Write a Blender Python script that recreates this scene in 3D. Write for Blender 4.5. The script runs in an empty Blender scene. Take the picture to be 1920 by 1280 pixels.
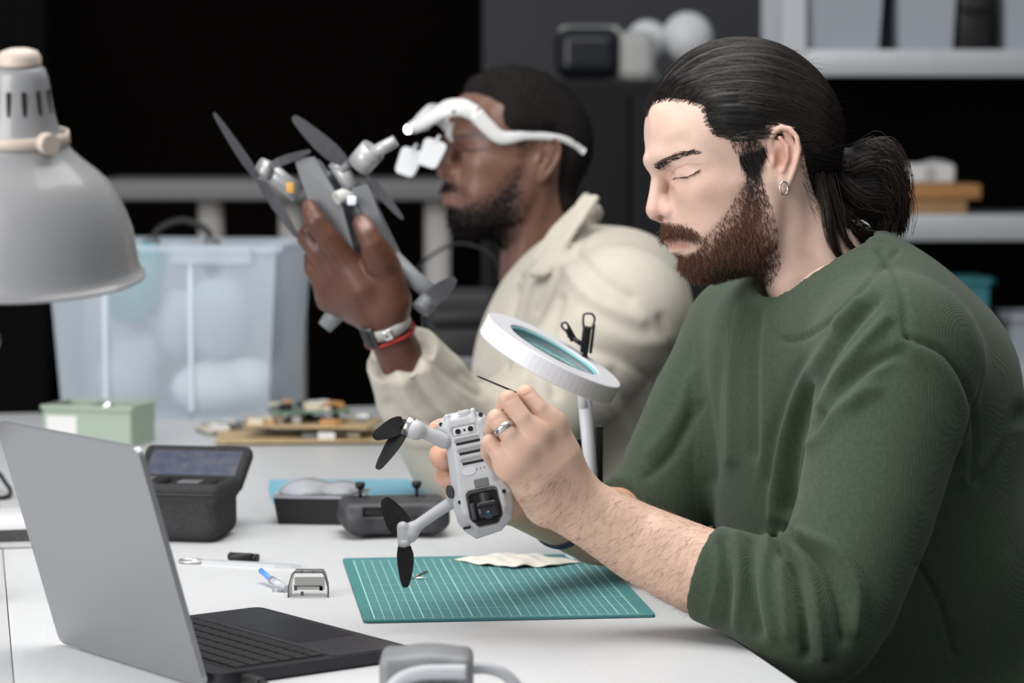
import bpy, bmesh, math, random
import numpy as np
from mathutils import Vector, Matrix

random.seed(7)
rng = np.random.default_rng(11)
scene = bpy.context.scene
COL = scene.collection

# ---------------------------------------------------------------- camera
FPX = 5200.0                      # focal length for a 1920 px wide frame
CAM = np.array([0.0, 0.0, 1.256])
PITCH = math.atan(425 / FPX)
SP, CP = math.sin(PITCH), math.cos(PITCH)
TZ = 0.74                         # height of the work table
cam_data = bpy.data.cameras.new('camera')
cam_data.sensor_width = 36.0
cam_data.lens = FPX / 1920 * 36.0
cam_data.dof.use_dof = True
cam_data.dof.focus_distance = 2.86
cam_data.dof.aperture_fstop = 5.0
cam_data.dof.aperture_blades = 9
cam_data.clip_start = 0.05
cam = bpy.data.objects.new('camera', cam_data)
cam.location = CAM
cam.rotation_euler = (math.pi / 2 - PITCH, 0, 0)
COL.objects.link(cam)
scene.camera = cam

# ---------------------------------------------------------------- world, lights, exposure
world = bpy.data.worlds.new('world')
scene.world = world
world.use_nodes = True
world.node_tree.nodes['Background'].inputs[0].default_value = (0.92, 0.96, 1.0, 1)
world.node_tree.nodes['Background'].inputs[1].default_value = 0.38

def area_light(name, loc, target, size, size_y, power, color):
    l = bpy.data.lights.new(name, 'AREA')
    l.shape = 'RECTANGLE'; l.size = size; l.size_y = size_y
    l.energy = power; l.color = color
    o = bpy.data.objects.new(name, l)
    o.location = loc
    d = Vector(target) - Vector(loc)
    o.rotation_euler = d.to_track_quat('-Z', 'Y').to_euler()
    COL.objects.link(o)
    return o
area_light('window_light', (-2.5, 0.7, 2.0), (0.25, 3.1, 0.95), 2.2, 2.0, 84, (1.0, 0.99, 0.98))
area_light('ceiling_light', (-0.1, 2.9, 2.75), (0.05, 3.1, 0.7), 1.6, 1.6, 36, (1.0, 0.98, 0.95))
scene.view_settings.view_transform = 'Standard'
scene.view_settings.look = 'None'
scene.view_settings.gamma = 1.0
scene.view_settings.use_curve_mapping = False
scene.view_settings.exposure = 0.35

# ---------------------------------------------------------------- measuring helpers
def W(u, v, d):
    """world point seen at photo position (u, v) at depth d metres"""
    a, b = (u - 960) / FPX, (640 - v) / FPX
    return CAM + d * np.array([a, CP + b * SP, -SP + b * CP])
def T(u, v, z=TZ):
    """world point on the horizontal plane z at photo position (u, v)"""
    a, b = (u - 960) / FPX, (640 - v) / FPX
    r = np.array([a, CP + b * SP, -SP + b * CP])
    return CAM + r * ((z - CAM[2]) / r[2])
def mpp(d): return d / FPX        # metres per pixel at depth d

# ---------------------------------------------------------------- object helpers
def new_mesh(name, verts, faces):
    me = bpy.data.meshes.new(name)
    if isinstance(faces, np.ndarray):
        n, m = len(faces), faces.shape[1]
        me.vertices.add(len(verts)); me.vertices.foreach_set('co', np.asarray(verts, np.float32).ravel())
        me.loops.add(n * m); me.loops.foreach_set('vertex_index', faces.astype(np.int32).ravel())
        me.polygons.add(n); me.polygons.foreach_set('loop_start', np.arange(0, n * m, m, dtype=np.int32))
        me.update(calc_edges=True)
    else:
        me.from_pydata([tuple(map(float, v)) for v in verts], [], faces)
        me.update()
    return me
def empty(name, loc=(0, 0, 0), rot=(0, 0, 0), parent=None):
    o = bpy.data.objects.new(name, None)
    o.empty_display_size = 0.05
    o.location = loc; o.rotation_euler = rot
    COL.objects.link(o)
    if parent: o.parent = parent
    return o
def tag(o, label, category, group=None, kind=None):
    o['label'] = label; o['category'] = category
    if group: o['group'] = group
    if kind: o['kind'] = kind
    return o
def link(name, me, mat=None, parent=None, smooth=False, loc=None, rot=None):
    o = bpy.data.objects.new(name, me)
    COL.objects.link(o)
    if mat is not None and len(me.materials) == 0: me.materials.append(mat)
    if smooth: me.shade_smooth()
    if loc is not None: o.location = loc
    if rot is not None: o.rotation_euler = rot
    if parent is not None: o.parent = parent
    return o
def wobj(name, verts, faces, mat, parent=None, smooth=True):
    """mesh object from world-space vertices; origin at parent, or at its own base"""
    verts = np.asarray(verts, float)
    if parent is not None: org = np.array(parent.matrix_basis.translation)
    else:
        lo, hi = verts.min(0), verts.max(0)
        org = np.array([(lo[0] + hi[0]) / 2, (lo[1] + hi[1]) / 2, lo[2]])
    o = link(name, new_mesh(name, verts - org, faces), mat, parent, smooth)
    if parent is None: o.location = org
    return o

class MB:
    """collects boxes, tubes, lathes into one mesh"""
    def __init__(self): self.v, self.f, self.sm = [], [], []
    def _add(self, vs, fs, smooth=False):
        n = len(self.v)
        self.v += [tuple(map(float, p)) for p in vs]
        self.f += [tuple(i + n for i in f) for f in fs]
        self.sm += [smooth] * len(fs)
        return self
    def mesh(self, vs, fs, smooth=True): return self._add(vs, fs, smooth)
    def box(self, c, s, R=None, bevel=0.0, seg=2):
        bm = bmesh.new(); bmesh.ops.create_cube(bm, size=1)
        for p in bm.verts: p.co = Vector((p.co.x * s[0], p.co.y * s[1], p.co.z * s[2]))
        if bevel > 0:
            bmesh.ops.bevel(bm, geom=bm.edges[:], offset=bevel, segments=seg, profile=0.5, affect='EDGES')
        M = Matrix(R) if R is not None else Matrix.Identity(3)
        bm.verts.index_update()
        vs = [M @ p.co + Vector(c) for p in bm.verts]; fs = [[q.index for q in f.verts] for f in bm.faces]
        bm.free()
        return self._add(vs, fs, bevel > 0 and seg > 1)
    def tube(self, pts, r, n=12, caps=True, closed=False, flat=1.0, up=None):
        pts = [np.asarray(p, float) for p in pts]
        m = len(pts); rs = r if hasattr(r, '__len__') else [r] * m
        vs, fs = [], []
        prev = None
        for i in range(m):
            a = pts[(i - 1) % m] if (closed or i > 0) else pts[0]
            b = pts[(i + 1) % m] if (closed or i < m - 1) else pts[-1]
            t = b - a; t = t / (np.linalg.norm(t) + 1e-12)
            if prev is None:
                ref = np.array(up if up is not None else ([0, 0, 1] if abs(t[2]) < 0.9 else [1, 0, 0]), float)
                x = np.cross(ref, t); x /= np.linalg.norm(x)
            else:
                x = prev - t * prev.dot(t); x /= np.linalg.norm(x)
            prev = x; y = np.cross(t, x)
            for k in range(n):
                an = 2 * math.pi * k / n
                vs.append(pts[i] + rs[i] * (math.cos(an) * x + flat * math.sin(an) * y))
        for i in range(m if closed else m - 1):
            j = (i + 1) % m
            for k in range(n):
                l = (k + 1) % n
                fs.append((i * n + k, i * n + l, j * n + l, j * n + k))
        self._add(vs, fs, True)
        if caps and not closed:
            self._add(vs[:n], [tuple(range(n))[::-1]]); self._add(vs[-n:], [tuple(range(n))])
        return self
    def lathe(self, prof, c=(0, 0, 0), R=None, n=32, smooth=True, a0=0, a1=2 * math.pi):
        """prof: (radius, height) pairs turned about local z"""
        M = Matrix(R) if R is not None else Matrix.Identity(3)
        full = abs(a1 - a0 - 2 * math.pi) < 1e-6
        vs, fs = [], []
        k = n if full else n + 1
        for rr, z in prof:
            for i in range(k):
                a = a0 + (a1 - a0) * i / n
                vs.append(M @ Vector((rr * math.cos(a), rr * math.sin(a), z)) + Vector(c))
        for j in range(len(prof) - 1):
            for i in range(n):
                l = (i + 1) % k
                fs.append((j * k + i, j * k + l, (j + 1) * k + l, (j + 1) * k + i))
        return self._add(vs, fs, smooth)
    def prism(self, outline, z0, z1, c=(0, 0, 0), R=None, smooth=False):
        M = Matrix(R) if R is not None else Matrix.Identity(3)
        n = len(outline)
        vs = [M @ Vector((p[0], p[1], z0)) + Vector(c) for p in outline] + [M @ Vector((p[0], p[1], z1)) + Vector(c) for p in outline]
        self._add(vs, [tuple(range(n))[::-1], tuple(range(n, 2 * n))], False)
        return self._add(vs, [(i, (i + 1) % n, n + (i + 1) % n, n + i) for i in range(n)], smooth)
    def build(self, name, mat, parent=None, loc=None, rot=None, world=False):
        v = self.v
        if world:
            a = np.array(v)
            if parent is not None: org = np.array(parent.location)
            else: org = np.array([(a[:, 0].min() + a[:, 0].max()) / 2, (a[:, 1].min() + a[:, 1].max()) / 2, a[:, 2].min()])
            v = [tuple(p) for p in a - org]
            if parent is None: loc = org
        me = bpy.data.meshes.new(name)
        me.from_pydata(v, [], self.f)
        me.polygons.foreach_set('use_smooth', self.sm)
        bm = bmesh.new(); bm.from_mesh(me)
        bmesh.ops.remove_doubles(bm, verts=bm.verts, dist=1e-6)
        bmesh.ops.recalc_face_normals(bm, faces=bm.faces)
        bm.to_mesh(me); bm.free(); me.update()
        return link(name, me, mat, parent, False, loc, rot)
def frame_from(z, x_hint=(1, 0, 0)):
    """3x3 rotation whose local z is z and local x is near x_hint"""
    z = Vector(z).normalized(); x = Vector(x_hint); x = (x - z * x.dot(z)).normalized(); y = z.cross(x)
    return Matrix((x, y, z)).transposed()
def copy_tree(o, parent=None):
    c = o.copy(); COL.objects.link(c)
    if parent is not None: c.parent = parent
    for ch in [x for x in bpy.data.objects if x.parent == o]: copy_tree(ch, c)
    return c
def spline(pts, n=8):
    """Catmull-Rom through pts"""
    P = [np.asarray(p, float) for p in pts]; P = [2 * P[0] - P[1]] + P + [2 * P[-1] - P[-2]]
    out = []
    for i in range(1, len(P) - 2):
        for k in range(n):
            t = k / n
            out.append(0.5 * (2 * P[i] + (P[i + 1] - P[i - 1]) * t + (2 * P[i - 1] - 5 * P[i] + 4 * P[i + 1] - P[i + 2]) * t * t
                              + (3 * P[i] - P[i - 1] - 3 * P[i + 1] + P[i + 2]) * t ** 3))
    out.append(P[-2]); return out

# ---------------------------------------------------------------- materials
MATS = {}
def mat(name, color, rough=0.5, metal=0.0, spec=0.5, noise=None, bump=None, trans=0.0, ior=1.45, alpha=1.0,
        emit=None, emit_strength=0.0, sss=0.0, sheen=0.0, coat=0.0, attr=None, aniso=None):
    """noise=(scale, colour2, amount)  bump=(scale, strength)  attr=colour attribute multiplied in"""
    if name in MATS: return MATS[name]
    m = bpy.data.materials.new(name); MATS[name] = m
    m.use_nodes = True
    nt = m.node_tree; b = nt.nodes['Principled BSDF']
    b.inputs['Base Color'].default_value = (*color, 1)
    b.inputs['Roughness'].default_value = rough
    b.inputs['Metallic'].default_value = metal
    b.inputs['Specular IOR Level'].default_value = spec
    b.inputs['IOR'].default_value = ior
    b.inputs['Transmission Weight'].default_value = trans
    b.inputs['Alpha'].default_value = alpha
    b.inputs['Coat Weight'].default_value = coat
    b.inputs['Sheen Weight'].default_value = sheen
    if sss > 0:
        b.inputs['Subsurface Weight'].default_value = sss
        b.inputs['Subsurface Radius'].default_value = (1.0, 0.35, 0.2)
        b.inputs['Subsurface Scale'].default_value = 0.006
    if emit is not None:
        b.inputs['Emission Color'].default_value = (*emit, 1)
        b.inputs['Emission Strength'].default_value = emit_strength
    tc = nt.nodes.new('ShaderNodeTexCoord')
    src = None
    if attr:
        a = nt.nodes.new('ShaderNodeAttribute'); a.attribute_name = attr
        src = a.outputs['Color']
    if noise:
        n = nt.nodes.new('ShaderNodeTexNoise'); n.inputs['Scale'].default_value = noise[0]; n.inputs['Detail'].default_value = 4
        nt.links.new(tc.outputs['Object'], n.inputs['Vector'])
        mx = nt.nodes.new('ShaderNodeMix'); mx.data_type = 'RGBA'
        mr = nt.nodes.new('ShaderNodeMapRange'); mr.inputs[1].default_value = 0.35; mr.inputs[2].default_value = 0.65
        mr.inputs[4].default_value = noise[2]
        nt.links.new(n.outputs['Fac'], mr.inputs[0]); nt.links.new(mr.outputs[0], mx.inputs['Factor'])
        mx.inputs['A'].default_value = (*color, 1); mx.inputs['B'].default_value = (*noise[1], 1)
        if src is not None:
            nt.links.new(src, mx.inputs['A'])
        src = mx.outputs['Result']
    if src is not None: nt.links.new(src, b.inputs['Base Color'])
    if bump:
        n = nt.nodes.new('ShaderNodeTexNoise'); n.inputs['Scale'].default_value = bump[0]; n.inputs['Detail'].default_value = 3
        nt.links.new(tc.outputs['Object'], n.inputs['Vector'])
        bp = nt.nodes.new('ShaderNodeBump'); bp.inputs['Strength'].default_value = bump[1]; bp.inputs['Distance'].default_value = 0.001
        nt.links.new(n.outputs['Fac'], bp.inputs['Height']); nt.links.new(bp.outputs[0], b.inputs['Normal'])
    return m
def srgb(r, g, b):
    f = lambda c: (c / 255 / 12.92) if c <= 10 else ((c / 255 + 0.055) / 1.055) ** 2.4
    return (f(r), f(g), f(b))

# ---------------------------------------------------------------- implicit modelling: smooth unions, then one surface
class Vol:
    def __init__(self, lo, hi, h):
        self.lo = np.asarray(lo, float); self.h = float(h)
        self.n = np.ceil((np.asarray(hi, float) - self.lo) / h).astype(int) + 1
        self.D = np.full(self.n, 1e3, np.float32)
    def _blk(self, lo, hi, pad):
        i0 = np.clip(np.floor((np.asarray(lo) - pad - self.lo) / self.h).astype(int), 0, self.n)
        i1 = np.clip(np.ceil((np.asarray(hi) + pad - self.lo) / self.h).astype(int) + 1, 0, self.n)
        sl = tuple(slice(a, b) for a, b in zip(i0, i1))
        ax = [(self.lo[k] + self.h * np.arange(i0[k], i1[k])).astype(np.float32) for k in range(3)]
        return sl, ax[0][:, None, None], ax[1][None, :, None], ax[2][None, None, :]
    def put(self, f, lo, hi, k=0.0, sub=False):
        sl, X, Y, Z = self._blk(lo, hi, 2.2 * k + 3 * self.h)
        B = self.D[sl]
        if B.size == 0: return self
        d = f(X, Y, Z)
        if sub:
            d = -d
            if k <= 0: B[...] = np.maximum(B, d)
            else:
                h = np.clip(0.5 - 0.5 * (d - B) / k, 0, 1); r = d * (1 - h) + B * h + k * h * (1 - h)
                B[...] = np.where(B > 900, B, r)
        else:
            if k <= 0: B[...] = np.minimum(B, d)
            else:
                h = np.clip(0.5 + 0.5 * (d - B) / k, 0, 1); B[...] = d * (1 - h) + B * h - k * h * (1 - h)
        return self
    def ell(self, c, r, R=None, k=0.0, sub=False):
        c = np.asarray(c, float); r = np.asarray(r, float)
        Rm = np.eye(3) if R is None else np.asarray(R, float)
        e = np.sqrt(((Rm * r) ** 2).sum(1))
        def f(X, Y, Z):
            x, y, z = X - c[0], Y - c[1], Z - c[2]
            q = [Rm[0, i] * x + Rm[1, i] * y + Rm[2, i] * z for i in range(3)]
            k0 = np.sqrt(sum((q[i] / r[i]) ** 2 for i in range(3)))
            k1 = np.sqrt(sum((q[i] / r[i] ** 2) ** 2 for i in range(3))) + 1e-9
            return k0 * (k0 - 1) / k1
        return self.put(f, c - e, c + e, k, sub)
    def chain(self, pts, k=0.0, sub=False):
        """pts: list of (point, radius); one tapered sweep"""
        P = np.array([p for p, _ in pts], float); r = np.array([q for _, q in pts], float)
        lo = (P - r[:, None]).min(0); hi = (P + r[:, None]).max(0)
        def f(X, Y, Z):
            out = None
            for i in range(len(P) - 1):
                a, ab = P[i], P[i + 1] - P[i]; L = ab.dot(ab) + 1e-12
                x, y, z = X - a[0], Y - a[1], Z - a[2]
                t = np.clip((x * ab[0] + y * ab[1] + z * ab[2]) / L, 0, 1)
                d = np.sqrt((x - t * ab[0]) ** 2 + (y - t * ab[1]) ** 2 + (z - t * ab[2]) ** 2) - (r[i] + t * (r[i + 1] - r[i]))
                out = d if out is None else np.minimum(out, d)
            return out
        return self.put(f, lo, hi, k, sub)
    def box(self, c, half, R=None, rnd=0.0, k=0.0, sub=False):
        c = np.asarray(c, float); hf = np.asarray(half, float) - rnd
        Rm = np.eye(3) if R is None else np.asarray(R, float)
        e = (np.abs(Rm) * (hf + rnd)).sum(1)
        def f(X, Y, Z):
            x, y, z = X - c[0], Y - c[1], Z - c[2]
            q = [np.abs(Rm[0, i] * x + Rm[1, i] * y + Rm[2, i] * z) - hf[i] for i in range(3)]
            o = np.sqrt(sum(np.maximum(t, 0) ** 2 for t in q))
            return o + np.minimum(np.maximum(np.maximum(q[0], q[1]), q[2]), 0) - rnd
        return self.put(f, c - e, c + e, k, sub)
    def surface(self):
        D = self.D; I = D < 0
        n = np.array(D.shape)
        s = np.zeros(n - 1, np.int8)
        cor = [(i, j, k) for i in (0, 1) for j in (0, 1) for k in (0, 1)]
        for i, j, k in cor:
            s += I[i:n[0] - 1 + i, j:n[1] - 1 + j, k:n[2] - 1 + k]
        m = (s > 0) & (s < 8)
        cells = np.argwhere(m)
        idx = np.full(n - 1, -1, np.int32); idx[m] = np.arange(len(cells))
        acc = np.zeros((len(cells), 3)); cnt = np.zeros(len(cells))
        val = {c: D[cells[:, 0] + c[0], cells[:, 1] + c[1], cells[:, 2] + c[2]].astype(float) for c in cor}
        for a in cor:
            for ax in range(3):
                if a[ax] == 0:
                    b = list(a); b[ax] = 1; b = tuple(b)
                    da, db = val[a], val[b]
                    x = (da < 0) != (db < 0)
                    t = np.where(x, np.clip(da / np.where(x, da - db, 1), 0.02, 0.98), 0)
                    p = np.tile(np.array(a, float), (len(cells), 1)); p[:, ax] += t
                    acc[x] += p[x]; cnt[x] += 1
        V = self.lo + self.h * (cells + acc / cnt[:, None])
        Fs = []
        for ax in range(3):
            A = [slice(None)] * 3; B = [slice(None)] * 3
            A[ax] = slice(0, -1); B[ax] = slice(1, None)
            ia, ib = I[tuple(A)], I[tuple(B)]
            e = np.argwhere(ia != ib)
            u, w = (ax + 1) % 3, (ax + 2) % 3
            ok = (e[:, u] > 0) & (e[:, w] > 0) & (e[:, u] < n[u] - 1) & (e[:, w] < n[w] - 1)
            e = e[ok]
            def cell(du, dw):
                c = e.copy(); c[:, u] += du; c[:, w] += dw
                return idx[c[:, 0], c[:, 1], c[:, 2]]
            q = np.stack([cell(-1, -1), cell(0, -1), cell(0, 0), cell(-1, 0)], 1)
            flip = ~I[e[:, 0], e[:, 1], e[:, 2]]
            q[flip] = q[flip][:, ::-1]
            Fs.append(q)
        return V, np.concatenate(Fs)
def vnormals(V, Fq):
    n = np.cross(V[Fq[:, 2]] - V[Fq[:, 0]], V[Fq[:, 3]] - V[Fq[:, 1]])
    N = np.zeros_like(V)
    for i in range(4): np.add.at(N, Fq[:, i], n)
    return N / (np.linalg.norm(N, axis=1, keepdims=True) + 1e-12)
def smooth_verts(V, Fq, it=2, lam=0.5):
    V = V.copy(); E = np.concatenate([Fq[:, [0, 1]], Fq[:, [1, 2]], Fq[:, [2, 3]], Fq[:, [3, 0]]])
    deg = np.bincount(E[:, 0], minlength=len(V)) + np.bincount(E[:, 1], minlength=len(V))
    for _ in range(it):
        S = np.zeros_like(V)
        for k in range(3):
            S[:, k] = np.bincount(E[:, 0], V[E[:, 1], k], len(V)) + np.bincount(E[:, 1], V[E[:, 0], k], len(V))
        V += lam * (S / deg[:, None] - V)
    return V
def in_poly(x, y, poly):
    x = np.asarray(x); y = np.asarray(y); c = np.zeros(x.shape, bool)
    j = len(poly) - 1
    for i in range(len(poly)):
        xi, yi = poly[i]; xj, yj = poly[j]
        k = ((yi > y) != (yj > y)) & (x < (xj - xi) * (y - yi) / ((yj - yi) or 1e-9) + xi)
        c ^= k; j = i
    return c
def poly_dist(x, y, pts):
    """distance from points to an open polyline"""
    best = np.full(np.shape(x), 1e9)
    for (ax, ay), (bx, by) in zip(pts[:-1], pts[1:]):
        dx, dy = bx - ax, by - ay; L = dx * dx + dy * dy + 1e-9
        t = np.clip(((x - ax) * dx + (y - ay) * dy) / L, 0, 1)
        best = np.minimum(best, np.hypot(x - ax - t * dx, y - ay - t * dy))
    return best
def project(P):
    """photo position of world points"""
    q = P - CAM
    y = q[:, 1] * CP - q[:, 2] * SP; z = q[:, 1] * SP + q[:, 2] * CP
    return 960 + FPX * q[:, 0] / y, 640 - FPX * z / y
def sample_faces(V, Fq, mask, n):
    """random surface points on masked faces with normals"""
    f = Fq[mask]
    a, b, c, d = (V[f[:, i]] for i in range(4))
    nn = np.cross(c - a, d - b); ar = np.linalg.norm(nn, axis=1); nn /= ar[:, None] + 1e-12
    k = rng.choice(len(f), n, p=ar / ar.sum()); s, t = rng.random(n)[:, None], rng.random(n)[:, None]
    P = (a[k] * (1 - s) + b[k] * s) * (1 - t) + (d[k] * (1 - s) + c[k] * s) * t
    return P, nn[k]
def strands(paths, r0, r1=None):
    """paths (n, m, 3) -> verts, faces of three-sided tapering hairs"""
    paths = np.asarray(paths, float); n, m, _ = paths.shape
    r1 = r0 * 0.3 if r1 is None else r1
    t = np.gradient(paths, axis=1); t /= np.linalg.norm(t, axis=2, keepdims=True) + 1e-12
    ref = np.array([0.31, -0.9, 0.29]); x = np.cross(t, ref); x /= np.linalg.norm(x, axis=2, keepdims=True) + 1e-12
    y = np.cross(t, x)
    rad = (np.linspace(1, 0, m)[None, :, None] * (np.asarray(r0).reshape(-1, 1, 1) - np.asarray(r1).reshape(-1, 1, 1)) + np.asarray(r1).reshape(-1, 1, 1))
    V = np.stack([paths + rad * (math.cos(a) * x + math.sin(a) * y) for a in (0, 2.0944, 4.18879)], 2)   # n,m,3,3
    base = (np.arange(n) * m * 3)[:, None, None, None]
    i = np.arange(m - 1)[None, :, None, None] * 3; k = np.arange(3)[None, None, :, None]; l = (k + 1) % 3
    Fq = np.concatenate([base + i + k, base + i + l, base + i + 3 + l, base + i + 3 + k], 3).reshape(-1, 4)
    return V.reshape(-1, 3), Fq
def paint(o, cols):
    """point colour attribute (linear)"""
    a = o.data.color_attributes.new('tint', 'FLOAT_COLOR', 'POINT')
    c = np.ones((len(cols), 4), np.float32); c[:, :3] = cols
    a.data.foreach_set('color', c.ravel())
# ---------------------------------------------------------------- room shell
def struct(o): o['kind'] = 'structure'; return o
M_FLOOR = mat('grey_floor', (0.045, 0.045, 0.047), 0.55, noise=(3, (0.035, 0.035, 0.037), 0.6))
M_BLACKWALL = mat('black_wall', (0.0032, 0.0024, 0.0018), 0.9, spec=0.05, noise=(1.5, (0.0042, 0.0030, 0.0024), 0.6))
M_GREYWALL = mat('grey_wall', (0.060, 0.060, 0.066), 0.75, noise=(2, (0.052, 0.052, 0.058), 0.5))
struct(MB().box((0, 4.0, -0.05), (9.0, 9.4, 0.1)).build('floor', M_FLOOR))
struct(MB().box((0, 8.05, 1.6), (9.0, 0.1, 3.2)).build('wall_back', M_BLACKWALL))
struct(MB().box((4.45, 4.0, 1.6), (0.1, 8.0, 3.2)).build('wall_right', M_GREYWALL))
# grey pillar-like wall section behind the cabinet
x0, x1 = W(905, 300, 7.7)[0], W(1440, 300, 7.7)[0]
struct(MB().box(((x0 + x1) / 2, 7.85, 1.6), (x1 - x0, 0.3, 3.2), bevel=0.004, seg=1).build('wall_middle', M_GREYWALL))
x0, x1 = W(-200, 300, 7.7)[0], W(78, 300, 7.7)[0]
struct(MB().box(((x0 + x1) / 2, 7.9, 1.6), (x1 - x0, 0.2, 3.2), bevel=0.004, seg=1).build('wall_left', mat('charcoal_wall', (0.007, 0.007, 0.0075), 0.9, spec=0.08)))

# ---------------------------------------------------------------- work tables
E1, E2t = T(1331, 1168), T(1495, 1280)
ED = (E1 - E2t)[:2]; ED /= np.linalg.norm(ED)            # along the edge, away from the camera
EN = np.array([-ED[1], ED[0]])                          # across, to the far left
if EN[0] > 0: EN = -EN
TANG = math.atan2(-ED[0], ED[1])                        # table rotation about z
TW = 0.70
def tab(s, t): return np.array([*(E1[:2] + ED * s + EN * t)])   # s along, t across from the right edge
M_TABLE = mat('white_laminate', (0.74, 0.74, 0.745), 0.42, spec=0.4)
nt = M_TABLE.node_tree; bs = nt.nodes['Principled BSDF']
tcn = nt.nodes.new('ShaderNodeTexCoord'); mp = nt.nodes.new('ShaderNodeMapping'); mp.inputs['Scale'].default_value = (260, 9, 30)
nzn = nt.nodes.new('ShaderNodeTexNoise'); nzn.inputs['Scale'].default_value = 1.0; nzn.inputs['Detail'].default_value = 5
nt.links.new(tcn.outputs['Object'], mp.inputs[0]); nt.links.new(mp.outputs[0], nzn.inputs['Vector'])
mx = nt.nodes.new('ShaderNodeMix'); mx.data_type = 'RGBA'; mx.inputs['A'].default_value = (0.56, 0.565, 0.575, 1); mx.inputs['B'].default_value = (0.62, 0.625, 0.635, 1)
nt.links.new(nzn.outputs['Fac'], mx.inputs['Factor']); nt.links.new(mx.outputs['Result'], bs.inputs['Base Color'])
bp_ = nt.nodes.new('ShaderNodeBump'); bp_.inputs['Strength'].default_value = 0.12; bp_.inputs['Distance'].default_value = 0.0008
nt.links.new(nzn.outputs['Fac'], bp_.inputs['Height']); nt.links.new(bp_.outputs[0], bs.inputs['Normal'])
M_WMETAL = mat('white_powder_coat', (0.70, 0.70, 0.71), 0.45)
S0, S1 = -0.95, 2.16
def work_table(t0, t1, s0, s1, label):
    cs, ct = (s0 + s1) / 2, (t0 + t1) / 2
    c = tab(cs, ct)
    t = empty('work_table', (c[0], c[1], 0), (0, 0, TANG)); tag(t, label, 'table')
    w, l = abs(t1 - t0), s1 - s0
    MB().box((0, 0, TZ - 0.0125), (w, l, 0.025), bevel=0.0006, seg=2).build('table_top', M_TABLE, t)
    for sx in (-1, 1):
        MB().box((sx * (w / 2 - 0.06), 0, TZ - 0.055), (0.03, l - 0.1, 0.06)).build('rail', M_WMETAL, t)
        for sy in (-1, 1):
            MB().box((sx * (w / 2 - 0.06), sy * (l / 2 - 0.08), (TZ - 0.025) / 2), (0.04, 0.04, TZ - 0.025), bevel=0.003).build('leg', M_WMETAL, t)
    return t
work_table(0, TW, S0, S1, 'long white work table with drones, laptop and tools on it')
work_table(TW + 0.001, TW + 0.75, S0, S1, 'second white table butted against the far long side of the work table')

# stools under the men
def stool(x, y, label):
    t = empty('stool', (x, y, 0)); tag(t, label, 'stool', 'stools at the work table')
    MB().lathe([(0.001, 0.365), (0.16, 0.365), (0.18, 0.375), (0.18, 0.405), (0.16, 0.420), (0.001, 0.425)], n=28).build('seat', mat('black_vinyl', (0.012, 0.012, 0.013), 0.5), t)
    MB().tube([(0, 0, 0.365), (0, 0, 0.08)], 0.025, 12).build('column', mat('chrome', (0.7, 0.7, 0.7), 0.2, 1.0), t)
    for k in range(5):
        a = k * 2 * math.pi / 5
        MB().tube([(0, 0, 0.08), (0.25 * math.cos(a), 0.25 * math.sin(a), 0.035)], [0.022, 0.016], 8).tube([(0.25 * math.cos(a), 0.25 * math.sin(a), 0.045), (0.25 * math.cos(a), 0.25 * math.sin(a), 0.0)], 0.02, 8).build('leg', MATS['black_vinyl'], t)
    return t
stool(0.50, 3.03, 'black round stool under the man in the green sweater')
stool(W(1120, 900, 4.06)[0] + 0.05, 4.06, 'black round stool under the man in the cream jacket')

# ---------------------------------------------------------------- high bench along the back
def Wx(u, d): return W(u, 300, d)[0]
bz = W(500, 340, 6.2)[2]
bt = empty('high_bench', (Wx(520, 6.2), 6.45, 0)); tag(bt, 'grey high bench with round pale legs along the dark wall', 'bench')
bw = Wx(860, 6.2) - Wx(150, 6.2)
MB().box((0, 0, bz - 0.021), (bw, 0.5, 0.042), bevel=0.003).build('bench_top', mat('grey_bench_top', (0.19, 0.185, 0.185), 0.5), bt)
for u, dy in ((397, -0.16), (548, -0.16), (180, -0.16), (820, -0.16)):
    x = Wx(u, 6.3) - Wx(520, 6.2)
    MB().tube([(x, dy, bz - 0.042), (x, dy, 0.02)], 0.030, 16).lathe([(0.001, 0), (0.05, 0), (0.05, 0.02), (0.030, 0.03)], (x, dy, 0)).build('leg', mat('pale_leg', (0.50, 0.48, 0.46), 0.5), bt)

# ---------------------------------------------------------------- dark cabinet with headset and globes
cz = W(1200, 152, 6.6)[2]
cx0, cx1 = Wx(915, 6.6), Wx(1448, 6.6)
cb = empty('storage_cabinet', ((cx0 + cx1) / 2, 6.85, 0)); tag(cb, 'tall dark grey steel cabinet behind the two men', 'cabinet')
M_CAB = mat('dark_grey_steel', (0.019, 0.019, 0.0205), 0.7, spec=0.15)
cw = cx1 - cx0
MB().box((0, 0.02, cz / 2), (cw, 0.46, cz), bevel=0.003).build('body', M_CAB, cb)
for s in (-1, 1):
    d_ = MB().box((s * cw / 4, -0.221, cz / 2), (cw / 2 - 0.006, 0.02, cz - 0.06), bevel=0.003).build('door', M_CAB, cb)
    MB().tube([(s * 0.03, -0.245, cz * 0.5), (s * 0.03, -0.245, cz * 0.62)], 0.006, 10).build('handle', mat('dark_metal', (0.03, 0.03, 0.032), 0.4, 0.8), d_)
hs_ = empty('virtual_reality_headset', (Wx(1110, 6.65), 6.68, cz)); tag(hs_, 'black visor of a headset with a pale side shell on the dark cabinet', 'headset')
pm = mpp(6.65)
vz = Vol((-0.12, -0.09, -0.002), (0.16, 0.11, 0.16), 0.004)
vz.box((-0.01, 0, 0.066), (0.078, 0.055, 0.062), rnd=0.035)
V, F = vz.surface(); link('visor', new_mesh('visor', V, F), mat('navy_black_gloss', (0.008, 0.009, 0.014), 0.25), hs_, True)
vz = Vol((-0.12, -0.09, -0.002), (0.18, 0.13, 0.18), 0.004)
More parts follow.
